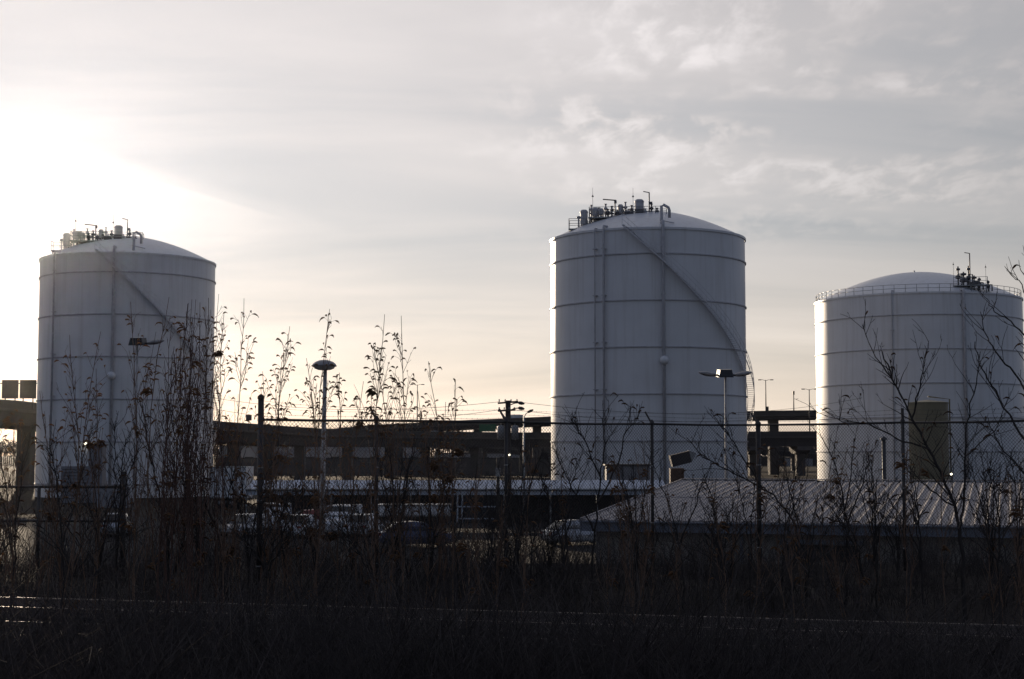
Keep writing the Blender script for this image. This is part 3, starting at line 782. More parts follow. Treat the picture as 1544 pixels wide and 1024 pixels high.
def wing_lamp(label, px, py, Y, wings):
    b = pole_base(px, Y); h = at(px, py, Y).z
    t = thing('floodlight_pole', label, 'floodlight', b, 0, 'floodlight poles in the yard')
    MB().tube([(0, 0, 0), (0, 0, h)], [.085, .05], 10).build('pole', M['pole_paint'], t)
    MB().box((0, 0, .05), (.36, .36, .1)).build('base_plate', M['dark_steel'], t)
    hd = MB().add([(-.35, -.38, h - .12), (.35, -.38, h - .12), (.42, .3, h - .05), (-.42, .3, h - .05), (-.28, -.30, h + .25), (.28, -.30, h + .25), (.36, .3, h + .30), (-.36, .3, h + .30)],
                  [(0,3,2,1),(4,5,6,7),(0,1,5,4),(1,2,6,5),(2,3,7,6),(3,0,4,7)])
    ho = hd.build('lamp_head', M['dark_steel'], t)
    MB().add([(-.26, -.312, h + .262), (.26, -.312, h + .262), (.34, .28, h + .318), (-.34, .28, h + .318)], [(0, 1, 2, 3)]).build('lit_hood_top', M['lamp_body'], ho)  # paler sheet paints in the light on top of the dark hood
    MB().add([(-.31, -.395, h - .09), (.31, -.395, h - .09), (.25, -.325, h + .22), (-.25, -.325, h + .22)], [(0, 1, 2, 3)]).build('lens', M['glass'], ho)
    for s in wings:
        w = MB().tube([(s * .3, .05, h + .02), (s * .5, .05, h + .0)], .05, 8)
        prof = [(.001, 0), (.11, .06), (.17, .28), (.19, .46), (.13, .70), (.05, .84), (.001, .86)]
        lw = MB().lathe(prof, 14)
        ca_, sa_ = math.cos(R_(10)), math.sin(R_(10))
        lw.v = [(s * (.45 + z * ca_ - x * sa_), .05 + y, h + .0 + z * sa_ + x * ca_ * .62) for x, y, z in lw.v]
        wo_ = lw.build('wing_lamp', M['lamp_body'], t)
        w.build('arm', M['dark_steel'], wo_)
        l2 = MB().lathe([(.001, .12), (.10, .18), (.15, .38), (.12, .62), (.001, .74)], 12)
        l2.v = [(s * (.45 + z * ca_ - x * sa_), .05 + y, h - .045 + z * sa_ + x * ca_ * .45) for x, y, z in l2.v]
        l2.build('lens', M['glass'], wo_)
wing_lamp('floodlight pole with two winged lamps in front of the middle tank', 1095, 566, 74, (-1, 1))
wing_lamp('floodlight pole with a single right wing in front of the left tank', 204, 518, 74, (1,))

b = pole_base(766, 112)
t = thing('utility_pole', 'wooden utility pole with two crossarms and transformers by the middle tank', 'utility pole', b)
h = at(766, 604, 112).z
MB().tube([(0, 0, 0), (0, 0, h)], [.27, .19], 12).build('pole', M['wood_pole'], t)
def zat(py): return at(766, py, 112).z
for py, xa, xb, tilt in ((607, -.75, .75, .06), (619, -.75, .55, .04)):
    a = MB().beam((xa, -.24, zat(py) - tilt), (xb, -.24, zat(py) + tilt), .10, .13).build('crossarm', M['wood_pole'], t)
    for k in range(4):
        x = xa + .1 + k * (xb - xa - .2) / 3
        MB().lathe([(.03, 0), (.06, .06), (.04, .1), (.06, .15), (.001, .2)], 8, (x, -.24, zat(py) + .06)).build('insulator', M['lamp_body'], a)
MB().beam((-.55, -.24, zat(620)), (-.05, -.24, zat(634)), .06, .06).build('brace', M['wood_pole'], t)
for x in (-.52, .50):
    tr = MB().lathe([(.001, -.55), (.25, -.52), (.27, .4), (.20, .5), (.001, .52)], 16, (x, -.15, zat(652))).build('transformer', M['lamp_body'], t)
    MB().tube([(x, -.15, zat(652) + .5), (x, -.15, zat(652) + .75)], .04, 6).build('bushing', M['lamp_body'], tr)
for zz, yy in ((zat(608), -.1), (zat(616), -.3)):
    a = MB().tube([(0, yy, zz - .2), (.5, yy - .1, zz), (.8, yy - .2, zz + .02)], .04, 6).build('lamp_arm', M['dark_steel'], t)
    MB().lathe([(.001, 0), (.11, .1), (.13, .3), (.06, .5), (.001, .52)], 10).build('lamp_head', M['dark_steel'], a, (.7, yy - .2, zz + .04), (0, R_(100), 0))
MB().box((.1, -.28, zat(686)), (.11, .08, .11)).build('pole_lamp', M['lit_white'], t)
b2 = pole_base(790, 118)
t = thing('street_light', 'slim street light with an upturned head right of the utility pole', 'street light', b2)
h = at(790, 628, 118).z
MB().tube([(0, 0, 0), (0, 0, h)], [.10, .06], 8).build('pole', M['galv'], t)
a = MB().tube([(0, 0, h - .1), (.15, 0, h + .2), (.35, 0, h + .35)], .035, 6).build('arm', M['galv'], t)
MB().lathe([(.001, 0), (.09, .08), (.11, .3), (.05, .52), (.001, .54)], 10).build('lamp_head', M['dark_steel'], a, (.25, 0, h + .3), (0, R_(65), 0))
b3 = pole_base(751, 108)
t = thing('service_post', 'short dark service post standing left of the utility pole', 'post', b3)
MB().tube([(0, 0, 0), (0, 0, at(751, 690, 108).z)], [.13, .11], 10).build('pole', M['wood_pole'], t)
MB().box((0, -.2, at(751, 712, 108).z), (.35, .2, .6)).build('meter_box', M['lamp_body'], t)
# sagging overhead cables
def cable(label, p, q, sag, r=.016):
    pts = [p.lerp(q, i / 24) + Vector((0, 0, -sag * 4 * (i / 24) * (1 - i / 24))) for i in range(25)]
    tag(MB().tube(pts, r, 5).build('power_line', M['wire']), label, 'cable', 'overhead cables from the utility pole')
pole_top = Vector((b.x, b.y, 0))
cable('upper overhead cable running left from the utility pole crossarm', pole_top + Vector((-.6, -.24, zat(606))), at(300, 596, 135), .9)
cable('lower overhead cable running left from the utility pole', pole_top + Vector((-.6, -.24, zat(618))), at(300, 612, 135), 1.1)
cable('upper overhead cable running right from the utility pole towards the tanks', pole_top + Vector((.6, -.24, zat(606))), at(1300, 600, 150), 1.2)
cable('lower overhead cable running right from the utility pole', pole_top + Vector((.45, -.24, zat(618))), at(1300, 612, 150), 1.2)

# ------------------------------------------------------------------ long open shed with a pale roof
def shed():
    Y = 118.0; x0 = at(372, 700, Y).x; x1 = at(1005, 700, Y).x; L = x1 - x0
    zt = at(700, 725, Y).z; zm = at(700, 737, Y).z; zb = at(700, 746, Y).z
    t = thing('long_shed', 'long low open shed with a pale metal roof edge below the middle tank', 'shed', (x0, Y, 0))
    n = 22; w = L / n
    pm = MB().prism([(0, zm - .03), (0, zm), (w * .42, zm + .002), (w * .46, zm + .02), (w * .54, zm + .02), (w * .58, zm + .002), (w - .012, zm), (w - .012, zm - .03)], 0, 1)
    dep = 3.2
    pm.v = [(x, y * dep, z + y * (zt - zm)) for x, y, z in pm.v]
    me = pm.mesh('roof_sheet', M['shed_roof'])
    for k in range(n): link('roof_sheet', me, t, (k * w, -.25, random.uniform(-.008, .008)))
    pm2 = MB().box((w / 2, -.2, (zb + zm) / 2 - .04), (w - .015, .05, zm - zb - .05)).mesh('fascia_board', M['shed_roof'])
    for k in range(n): link('fascia_board', pm2, t, (k * w, random.uniform(-.004, .004), 0))
    MB().tube([(0, -.33, zm - .06), (L, -.33, zm - .06)], .09, 8).build('gutter', M['galv'], t)
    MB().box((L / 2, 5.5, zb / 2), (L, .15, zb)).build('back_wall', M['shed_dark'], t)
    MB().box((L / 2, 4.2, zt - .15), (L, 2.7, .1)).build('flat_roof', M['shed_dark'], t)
    for px in (372, 430, 500, 560, 620, 682, 690, 697, 760, 830, 900, 1003):
        x = at(px, 700, Y).x - x0
        MB().beam((x, 0, 0), (x, 0, zb + .1), .12, .12).build('post', M['shed_roof' if px in (682, 690, 697) else 'galv'], t)
    for zz in (at(700, 782, Y).z, at(700, 764, Y).z):
        MB().box(((at(720, 700, Y).x - x0), -.09, zz), (3.2, .06, .1)).build('guard_bar', M['shed_roof'], t)
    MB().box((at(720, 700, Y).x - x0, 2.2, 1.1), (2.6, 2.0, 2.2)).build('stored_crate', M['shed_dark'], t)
shed()

# ------------------------------------------------------------------ low building with a ribbed metal roof
def building():
    a = R_(-18); e = Vector((math.cos(a), math.sin(a), 0)); nrm = Vector((-e.y, e.x, 0))
    p0 = at(898, 690, 44.0); p0.z = 0
    EA = at(898, 783, 44.0).z; RI = EA + .86; HS = 13.9; L = 25.0
    t = thing('metal_roof_building', 'low building with a ribbed metal roof and blue-grey eave at right', 'building', p0, a)
    pw = .61; n = int(L / pw)
    rib = [(0, 0), (.035, .026), (.07, .026), (.105, 0)]
    outl = []
    for k in range(2):
        outl += [(k * pw / 2 + x, z) for x, z in rib]
    outl += [(pw - .006, 0), (pw - .006, -.02), (0, -.02)]
    def sheet(y0, z0, y1, z1):
        m_ = MB().prism(outl, 0, 1)
        m_.v = [(x, y0 + (y1 - y0) * y, z + z0 + (z1 - z0) * y) for x, y, z in m_.v]
        return m_.mesh('roof_panel', M['roof_metal'])
    lo = sheet(-.35, EA, HS * .5 + .05, (EA + RI) / 2 + .004); up = sheet(HS * .5, (EA + RI) / 2 + .02, HS, RI + .02)
    back = sheet(2 * HS + .35, EA, HS, RI + .012)
    for k in range(n):
        for me in (lo, up): link('roof_panel', me, t, (-.3 + k * pw, 0, random.uniform(-.006, .006)), (0, random.uniform(-.003, .003), 0))
        link('roof_panel', back, t, (-.3 + k * pw, 0, 0))
    MB().prism([(-.32, RI + .05), (L, RI + .05), (L, RI + .075), (-.32, RI + .075)], HS - .22, HS + .22).build('ridge_cap', M['roof_metal'], t)
    # rake trim along the left gable, fascia and gutter along the eave
    MB().beam((-.34, -.38, EA - .08), (-.34, HS, RI - .06), .06, .26).beam((-.34, HS, RI - .06), (-.34, 2 * HS + .38, EA - .08), .06, .26).build('rake_trim', M['roof_metal'], t)
    MB().box((L / 2 - .3, -.39, EA - .17), (L + .1, .04, .30)).build('fascia', M['fascia'], t)
    MB().prism([(-.36, EA - .06), (L - .2, EA - .06), (L - .2, EA - .02), (-.36, EA - .02)], -.54, -.42).build('gutter', M['fascia'], t)
    # walls of block courses, left gable wall
    d0, d1 = 5.3, 7.35; HD = EA - .62
    wl_ = MB().box((d0 / 2, .1, EA / 2 - .12), (d0, .2, EA - .24)).box(((d1 + L) / 2, .1, EA / 2 - .12), (L - d1, .2, EA - .24)).box(((d0 + d1) / 2, .1, (HD + EA - .24) / 2), (d1 - d0, .2, EA - .24 - HD))
    wl_.build('wall', M['wall_block'], t)
    gw = MB().add([(.02, .2, 0), (.02, 2 * HS, 0), (.02, 2 * HS, EA - .1), (.02, HS, RI - .12), (.02, .2, EA - .1)], [(4, 3, 2, 1, 0)])
    gw.add([(.2, .2, 0), (.2, 2 * HS, 0), (.2, 2 * HS, EA - .1), (.2, HS, RI - .12), (.2, .2, EA - .1)], [(0, 1, 2, 3, 4)])
    gw.build('gable_wall', M['wall_block'], t)
    dr = MB().box(((d0 + d1) / 2, .22, HD / 2), (d1 - d0 + .1, .04, HD)).build('roller_door', M['louver'], t)
    sl = MB().prism([(0, 0), (d1 - d0 - .04, 0), (d1 - d0 - .04, .17), (0, .17)], 0, .05)
    sl.v = [(x, y + (.035 if z < .05 else 0), z) for x, y, z in sl.v]
    sm_ = sl.mesh('door_slat', M['louver'])
    for k in range(int(HD / .19)): link('door_slat', sm_, dr, (d0 + .02, .13, .02 + k * .19))
    MB().box(((d0 + d1) / 2, -.02, HD + .08), (d1 - d0 + .3, .06, .12)).build('lintel', M['fascia'], t)
    # downpipe and a small lamp on the ridge
    MB().tube([(4.2, -.48, EA - .1), (4.2, -.1, EA - .5), (4.2, -.06, .1)], .05, 8).build('downpipe', M['fascia'], t)
    lp = MB().tube([(9.35, HS, RI + .05), (9.35, HS, RI + .3)], .03, 6).build('ridge_lamp', M['dark_steel'], t)
    MB().lathe([(.001, -.035), (.035, -.02), (.035, .02), (.001, .035)], 10).build('bulb', M['lit_white'], lp, (9.35, HS - .06, RI + .28))
building()

# ------------------------------------------------------------------ small plant buildings between the tanks
c = at(1401, 690, 140); c.z = 0
h = at(1401, 607, 140).z; r = 58 / 2 / FPX * 140
t = thing('tan_tank', 'upright tan cylindrical tank in front of the right white tank', 'tank', c)
MB().lathe([(r, 0), (r, h - .12), (r + .05, h - .12), (r + .05, h), (r - .1, h + .03), (.001, h + .25)], 48, smooth_=False).build('shell', M['tan'], t)
for k in range(1, 4): MB().lathe([(r, k * h / 4 - .04), (r + .03, k * h / 4 - .03), (r + .03, k * h / 4 + .03), (r, k * h / 4 + .04)], 48, smooth_=False).build('seam_band', M['tan'], t)
MB().tube([(r + .12, -.3, 0), (r + .12, -.3, h + .3), (0, 0, h + .55)], .07, 8).build('fill_pipe', M['tan'], t)
c = at(1333, 690, 100); c.z = 0
t = thing('vent_post', 'dark standpipe in front of the right tank, left of the tan tank', 'standpipe', c)
hh = at(1333, 662, 100).z
MB().tube([(0, 0, 0), (0, 0, hh)], .13, 10).build('pipe', M['dark_steel'], t)
MB().lathe([(.24, -.05), (.24, .02), (.001, .2)], 12, (0, 0, hh)).build('cap', M['dark_steel'], t)
c = at(947, 690, 140); c.z = 0
t = thing('equipment_shelter', 'dark flat equipment shelter at the foot of the middle tank', 'shelter', c)
hh = at(947, 702, 140).z; w = 65 / FPX * 140
MB().box((0, 1.2, hh / 2), (w, 2.4, hh)).build('wall', M['shelter'], t)
MB().box((0, 1.2, hh + .06), (w + .3, 2.7, .12)).build('roof', M['dark_steel'], t)
for k in range(4): MB().box((-w / 2 + .6 + k * (w - 1.2) / 3, -.03, hh * .55), (.7, .05, 1.2)).build('vent_panel', M['shelter'], t)
c = at(1020, 690, 125); c.z = 0
t = thing('exhaust_stack', 'stub exhaust stack with a tilted square hood before the middle tank', 'exhaust stack', c)
zt = at(1020, 706, 125).z
MB().box((0, 0, zt / 2), (1.1, 1.1, zt)).build('duct', M['rust_steel'], t)
zc = at(1027, 692, 125).z
hd = MB().box((0, 0, 0), (1.6, 1.3, .95)).build('hood', M['girder'], t, (.3, 0, zc), (0, R_(-14), 0))
MB().prism([(.8, -.46), (1.3, .1), (1.3, .16), (.8, .5)], -.66, .66).build('hood_rim', M['lamp_body'], hd)
c = at(118, 690, 165); c.z = 0
t = thing('louvred_cabinet', 'louvred electrical cabinet at the foot of the left tank', 'cabinet', c)
hh = at(118, 703, 165).z
MB().box((0, 0, hh / 2), (3.2, 1.5, hh)).build('body', M['shelter'], t)
lm_ = MB().box((0, 0, 0), (2.9, .06, .14)).mesh('louvre', M['shelter'])
for k in range(10): link('louvre', lm_, t, (0, -.77, .5 + k * (hh - .8) / 9), (R_(30), 0, 0))
c = at(147, 690, 165); c.z = 0
t = thing('pump_house', 'narrow dark pump house right of the louvred cabinet', 'pump house', c)
hh = at(147, 672, 165).z
MB().box((0, 0, hh / 2), (1.5, 1.6, hh)).build('wall', M['shelter'], t)
MB().box((0, 0, hh + .08), (1.8, 1.9, .16)).build('roof', M['dark_steel'], t)
MB().box((.1, -.82, 1.1), (.8, .05, 2.1)).build('door', M['shelter'], t)
c = at(172, 690, 150); c.z = 0
t = thing('barrier_block', 'low pale barrier in front of the left tank base', 'barrier', c)
MB().prism([(-1.6, 0), (1.6, 0), (1.6, 1.9), (-1.6, 1.9)], -.3, .3).build('block', M['far_wall'], t)
MB().box((0, 0, 1.95), (3.3, .7, .1)).build('coping', M['far_wall'], t)

# ------------------------------------------------------------------ far background
def warehouse(label, px0, px1, pyt, Y):
    a = at(px0, 690, Y); b_ = at(px1, 690, Y); z = at(px0, pyt, Y).z; L = b_.x - a.x
    t = thing('far_warehouse', label, 'warehouse', (a.x, Y, 0), 0, 'far pale warehouses')
    MB().box((L / 2, 8, z / 2), (L, 16, z)).build('wall', M['far_wall'], t)
    MB().box((L / 2, 8, z + .15), (L + .6, 16.6, .3)).build('roof', M['parapet'], t)
    n = max(2, int(L / 7))
    for k in range(n): MB().box((L * (k + .5) / n, -.03, 1.9), (3.2, .1, 3.6)).build('dock_door', M['girder'], t)
warehouse('far pale warehouse showing between the ramp piers left of the lamp post', 330, 482, 673, 560)
warehouse('far pale warehouse showing between the ramp piers right of the lamp post', 490, 640, 672, 590)
warehouse('far pale warehouse showing under the decks beside the utility pole', 655, 835, 684, 540)
warehouse('far low warehouse under the decks between middle and right tanks', 1110, 1245, 691, 600)
a = at(325, 690, 372); b_ = at(832, 690, 372); z = at(500, 692, 372).z
t = thing('dark_filler_wall', 'long dark filler wall added to darken the gaps under the highway ramps behind the shed', 'wall', (a.x, 372, 0))  # dark mass added to fill the bright gaps below the decks
n = 14; w_ = (b_.x - a.x) / n
pm_ = MB().box((w_ / 2, 0, z / 2), (w_ - .06, .5, z)).mesh('wall_panel', M['concrete'])
for k in range(n): link('wall_panel', pm_, t, (k * w_, random.uniform(-.03, .03), 0))
MB().box(((b_.x - a.x) / 2, 0, z + .15), (b_.x - a.x, .7, .3)).build('coping', M['parapet'], t)
tl = Segs(); rnd = random.Random(3)
for px in range(-300, 1900, 3):
    Y = rnd.uniform(640, 760); hpx = rnd.uniform(664, 674)
    if 500 < px < 700: hpx = rnd.uniform(640, 650)
    b_ = at(px, 690, Y); top = at(px, hpx, Y).z
    p = Vector((b_.x, Y, 0)); tl.seg(p, p + Vector((0, 0, top * .55)), .35, .2)
    for k in range(16):
        z = top * rnd.uniform(.3, .75); q = p + Vector((rnd.uniform(-3, 3), rnd.uniform(-3, 3), z + top * .25))
        tl.seg(p + Vector((0, 0, z)), q, .16, .07)
        for j in range(3): tl.seg(q, q + Vector((rnd.uniform(-2, 2), rnd.uniform(-2, 2), rnd.uniform(-.5, 2))), .12, .03)
tag(tl.build('distant_trees', M['far_tree']), 'far line of bare winter trees behind the highway', 'trees', kind='stuff')

# ------------------------------------------------------------------ chain link fence
FZ = EYE + .62                                    # top rail height
fence_px = [(393, 29.1), (568, 29.9), (763, 31.4), (983, 33.6), (1143, 34.8), (1361, 31.9), (1575, 29.6)]
FP = []
for px, Y in fence_px:
    p = at(px, 640, Y); FP.append(Vector((p.x, p.y, gz(p.x, p.y) - .05)))
fo = FP[0].copy()
fence = thing('chain_link_fence', 'tall chain-link fence with barbed wire arms crossing the foreground', 'fence', fo)
ARM = Vector((-.14, .06, .27))
for i, p in enumerate(FP):
    big = i in (0, 4)
    r = .055 if big else .036
    top = FZ + (.42 if i == 0 else .03)
    post = MB().tube([p - fo, Vector((p.x, p.y, top)) - fo], r, 12)
    post.lathe([(r + .012, -.03), (r + .012, .02), (r * .5, .06), (.001, .07)], 12, (p.x - fo.x, p.y - fo.y, top - fo.z))
    po = post.build('post', M['fence_steel'], fence)
    if i not in (0, 5):
        a = Vector((p.x, p.y, FZ)) - fo
        MB().beam(a, a + ARM, .045, .03).build('barb_arm', M['fence_steel'], po)
    if i == 5:
        a = Vector((p.x, p.y, FZ)) - fo
        MB().beam(a, a + Vector((0, 0, .30)), .05, .05).build('barb_arm', M['fence_steel'], po)
    for k in range(4):
        MB().lathe([(r + .006, -.012), (r + .006, .012)], 10, (p.x - fo.x, p.y - fo.y, p.z - fo.z + .5 + k * .62)).build('tension_band', M['galv'], po)
rw = random.Random(12)
for i in range(len(FP) - 1):
    a = FP[i]; b = FP[i + 1]
    A = Vector((a.x, a.y, FZ)); B = Vector((b.x, b.y, FZ))
    sag = rw.uniform(0, .02)
    MB().tube([A - fo, (A + B) / 2 - fo + Vector((0, 0, -sag)), B - fo], .024, 8).build('top_rail', M['fence_steel'], fence)
    # chain link: two families of diagonal wires, clipped to the panel
    W = (Vector((b.x, b.y, 0)) - Vector((a.x, a.y, 0))).length; d = (Vector((b.x, b.y, 0)) - Vector((a.x, a.y, 0))) / W
    zlo = min(a.z, b.z) + .06; H = FZ - .02 - zlo
    sg_ = Segs(); step = .075
    def P3(u, v, o): return Vector((a.x, a.y, zlo)) + d * u + Vector((0, -.03 + o, v))
    u = -H
    while u < W:
        u0, u1 = max(u, 0), min(u + H, W)
        if u1 > u0 + .02:
            sg_.seg(P3(u0, u0 - u, .003), P3(u1, u1 - u, .003), .0036, .0036)
            sg_.seg(P3(u0, H - (u0 - u), -.003), P3(u1, H - (u1 - u), -.003), .0036, .0036)
        u += step
    sg_.build('chain_link_mesh', M['fence_wire'], fence, tuple(fo))['kind'] = 'stuff'
    for k in (1, 2, 3):
        o1 = ARM * (k / 3.2) if i != 0 else Vector((0, 0, .12 * k)); o2 = ARM * (k / 3.2) if i != 4 else Vector((0, 0, .09 * k))
        if i == 5: o1 = Vector((0, 0, .09 * k)); o2 = ARM * (k / 3.2)
        bw = Segs(); pts = [(A + o1).lerp(B + o2, q / 10) + Vector((0, 0, -.03 * 4 * (q / 10) * (1 - q / 10))) for q in range(11)]
        bw.path(pts, .0028, .0028)
        for q in range(int(W / .125)):
            f = (q + .5) * .125 / W; c = (A + o1).lerp(B + o2, f) + Vector((0, 0, -.12 * f * (1 - f)))
            for w_ in range(2):
                v = Vector((rw.uniform(-.01, .01), rw.uniform(-.02, .02), rw.uniform(-.022, .022))); bw.seg(c - v, c + v, .0016, .001)
        bw.build('barbed_wire', M['fence_wire'], fence, tuple(fo))
# low pipe fence at the far left
lf = [at(px, 690, 34.0) for px in (-60, 60, 187)]
lo_ = Vector((lf[0].x, 34.0, gz(lf[0].x, 34.0)))
low = thing('pipe_fence', 'low dark pipe fence ending at a stout post in front of the left tank', 'fence', lo_)
ZL = at(100, 734, 34.0).z
for i, p in enumerate(lf):
    top = ZL if i < 2 else at(187, 711, 34.0).z
    MB().tube([(p.x - lo_.x, 0, -.05), (p.x - lo_.x, 0, top - lo_.z)], .04 if i < 2 else .062, 10).build('post', M['fence_steel'], low)
for dz_ in (0, -.75):
    MB().tube([(0, 0, ZL + dz_ - lo_.z), (lf[2].x - lo_.x, 0, ZL + dz_ - lo_.z)], .03, 8).build('rail', M['fence_steel'], low)

# ------------------------------------------------------------------ vegetation
def wander(p, d, length, n, rnd, jit, lift=0.0):
    pts = [Vector(p)]; d = Vector(d).normalized()
    for i in range(n):
        d = (d + Vector((rnd.gauss(0, jit), rnd.gauss(0, jit), rnd.gauss(0, jit) + lift))).normalized()
        pts.append(pts[-1] + d * (length / n))
    return pts
def interp(pts, f):
    k = f * (len(pts) - 1); i = min(int(k), len(pts) - 2)
    return pts[i].lerp(pts[i+1], k - i), (pts[i+1] - pts[i]).normalized()
def seed_hook(sd, p, d, rnd, s):
    """a drooping little seed cluster or curled leaf at the end of a side twig"""
    q = Vector(p); v = Vector(d).normalized(); n = rnd.randint(3, 5)
    for i in range(n):
        v = (v + Vector((rnd.gauss(0, .12), rnd.gauss(0, .12), -.42))).normalized()
        q2 = q + v * s * rnd.uniform(.7, 1.2)
        r = (.005, .013, .017, .013, .006, .004)
        sd.seg(q, q2, r[i] * rnd.uniform(.7, 1.2), r[i+1] * rnd.uniform(.7, 1.2)); q = q2

def weed(label, xt, yt, xb, Y, group, seeds=1.0, thick=1.0, branches=None, mat_='stem', bend=.05, seed=0):
    """tall weed or sapling whose tip is seen at (xt, yt), rooted below (xb)"""
    rnd = random.Random(seed * 77 + int(xt * 3 + yt))
    tip = at(xt, yt, Y); bx = at(xb, 690, Y).x; by = Y + rnd.uniform(-.3, .3)
    root = Vector((bx, by, gz(bx, by) - .05))
    t = thing('tall_weed', label, 'weed', root, 0, group)
    H = tip.z - root.z
    n = 12; main = []
    bow = rnd.uniform(-bend, bend) * H; bow2 = rnd.uniform(-bend, bend) * H
    for i in range(n + 1):
        f = i / n
        p = root.lerp(tip, f) + Vector((math.sin(f * math.pi) * bow, math.sin(f * math.pi) * bow2, 0)) + Vector((rnd.gauss(0, .012), rnd.gauss(0, .012), 0)) * (1 if 0 < i < n else 0)
        main.append(p)
    st = Segs(); sd = Segs()
    st.path(main, .014 * thick, .0045 * thick)
    nb = branches if branches is not None else int(8 + H * 4.0)
    for k in range(nb):
        f = rnd.uniform(.22, .95); p, d = interp(main, f)
        a = rnd.uniform(0, 2 * math.pi); side = Vector((math.cos(a), math.sin(a), 0))
        L = (1.0 - f) * H * rnd.uniform(.15, .42) + .10
        pts = wander(p, d * 1.0 + side * rnd.uniform(.18, .5), L, 5, rnd, .09, .05)
        st.path(pts, .0065 * thick * (1.2 - f * .6), .0030 * thick)
        for j in range(int(L * (3 + 11 * max(0, f - .45)) * seeds) + 1):
            g = rnd.uniform(.35, 1.0); q, dd = interp(pts, g)
            b = rnd.uniform(0, 2 * math.pi)
            tw = wander(q, dd + Vector((math.cos(b), math.sin(b), .1)) * .8, rnd.uniform(.04, .16), 2, rnd, .15)
            st.path(tw, .003, .002)
            if rnd.random() < (.9 if f > .6 else .25) * seeds: seed_hook(sd, tw[-1], tw[-1] - tw[-2], rnd, rnd.uniform(.016, .032))
    for k in range(int(26 * seeds)):            # the plume at the tip
        f = 1 - abs(rnd.gauss(0, .09))
        if f < .7: continue; p, d = interp(main, f); b = rnd.uniform(0, 2 * math.pi)
        tw = wander(p, d * .6 + Vector((math.cos(b), math.sin(b), .2)), rnd.uniform(.03, .13), 2, rnd, .2)
        st.path(tw, .003, .002); seed_hook(sd, tw[-1], tw[-1] - tw[-2], rnd, rnd.uniform(.018, .036))
    st.build('stem', M[mat_], t, tuple(root))
    if sd.a: sd.build('seed_heads', M['seed'], t, tuple(root))['kind'] = 'stuff'
    return t
sky_group = 'tall weeds standing against the sky'
for k, (lab, xt, yt, xb, Y) in enumerate((
    ('tall seeding weed rising straight above the mushroom lamp head', 497, 466, 484, 24.5),
    ('tall seeding weed, left of the tallest pair between lamp post and utility pole', 580, 474, 592, 24.0),
    ('tall seeding weed, right of the tallest pair between lamp post and utility pole', 605, 476, 604, 24.3),
    ('drooping weed arching just left of the tallest pair', 563, 518, 585, 24.1),
    ('single short seeding weed halfway between the tall pair and the utility pole', 646, 545, 650, 24.6),
    ('small drooping weed, the last one before the utility pole', 687, 577, 684, 24.4),
    ('leaning seeding weed between left tank and lamp post, halfway', 437, 492, 408, 25.0),
    ('tall pale weed just right of the left tank edge', 368, 450, 352, 25.2),
    ('slender weed close against the left tank edge on its sky side', 338, 470, 330, 25.4),
    ('bushy weed rising behind the thick corner fence post', 396, 560, 394, 26.0),
    ('short bushy weed right of the mushroom lamp post', 512, 562, 505, 25.0),
    ('straight dark weed by the leaning barb arm left of the tall pair', 548, 575, 550, 25.6),
    ('thin weed left of the lamp post, its tip below the lamp head', 462, 540, 470, 25.8),
    ('thin leaning weed just left of the lamp post foot', 425, 545, 440, 26.2),
    ('low weed peeping over the top rail under the short seeding weed', 630, 590, 636, 25.2),
    ('low curled weed just left of the small drooping weed', 672, 606, 678, 24.9))):
    weed(lab, xt, yt, xb, Y, sky_group, 1.0, 1.0, seed=k)
thick_lab = 'reddish seeding sapling in the dense thicket before the left tank'
rt = random.Random(5)
for k in range(20):
    xt = min(330, max(205, rt.gauss(288, 34))); yt = 425 + abs(xt - 322) * .75 + abs(rt.gauss(0, 55))
    weed(('tall ' if yt < 490 else 'middling ' if yt < 540 else 'short ') + thick_lab + (', left side' if xt < 262 else ', middle' if xt < 300 else ', sky side'), xt, yt, xt + rt.uniform(-45, 20), rt.uniform(22.5, 26.5), 'thicket before the left tank', .38, rt.uniform(.7, 1.0), None, 'red_stem', .04, 100 + k)
for k, (lab, xt, yt, xb, Y) in enumerate((
    ('crooked sapling with spreading twigs in front of the left tank left edge', 105, 505, 97, 23.6),
    ('tall thin weed directly below the single-winged floodlight', 197, 455, 200, 24.6),
    ('tall seeding weed just right of the single-winged floodlight', 255, 448, 262, 24.2),
    ('straight bare weed with one dark seed head left of the floodlight', 145, 556, 142, 24.4),
    ('curved bare weed leaning right, left of the floodlight pole', 152, 500, 135, 24.9),
    ('short weed by the ramp pier at the left picture edge', 22, 620, 30, 25.5),
    ('short weed right beside the left tank left edge', 60, 590, 68, 24.7))):
    weed(lab, xt, yt, xb, Y, 'weeds before the left tank', .7, 1.0, None, 'stem', .06, 200 + k)
marks = [(60, 'in front of the ramp pier at far left'), (130, 'below the louvred cabinet'), (215, 'by the stout end post of the low pipe fence'), (330, 'at the foot of the thicket'),
         (430, 'beside the thick corner fence post'), (530, 'around the foot of the mushroom lamp post'), (620, 'around the fence post with leaning arm left of the tall pair'), (720, 'in front of the long box trailer'),
         (830, 'around the foot of the utility pole'), (930, 'in front of the middle tank left half'), (1060, 'around the fence post before the middle tank'), (1200, 'around the thick fence post between the tanks'),
         (1310, 'in front of the roller door'), (1430, 'around the fence post beside the tan tank'), (1600, 'near the right picture edge below the eave')]
def mid_label(x, y):
    w = next(m for lim, m in marks if x < lim)
    return ('tall thin weed ' if y < 655 else 'middling bare weed ' if y < 715 else 'short bare weed ') + w
for k in range(84):
    xt = rt.uniform(-10, 1560); yt = rt.uniform(650, 790)
    if xt < 720: yt -= 45
    weed(mid_label(xt, yt), xt, yt, xt + rt.uniform(-30, 30), rt.uniform(21.5, 28.0), 'weeds along the fence foot', .35, .8, None, 'stem', .07, 300 + k)

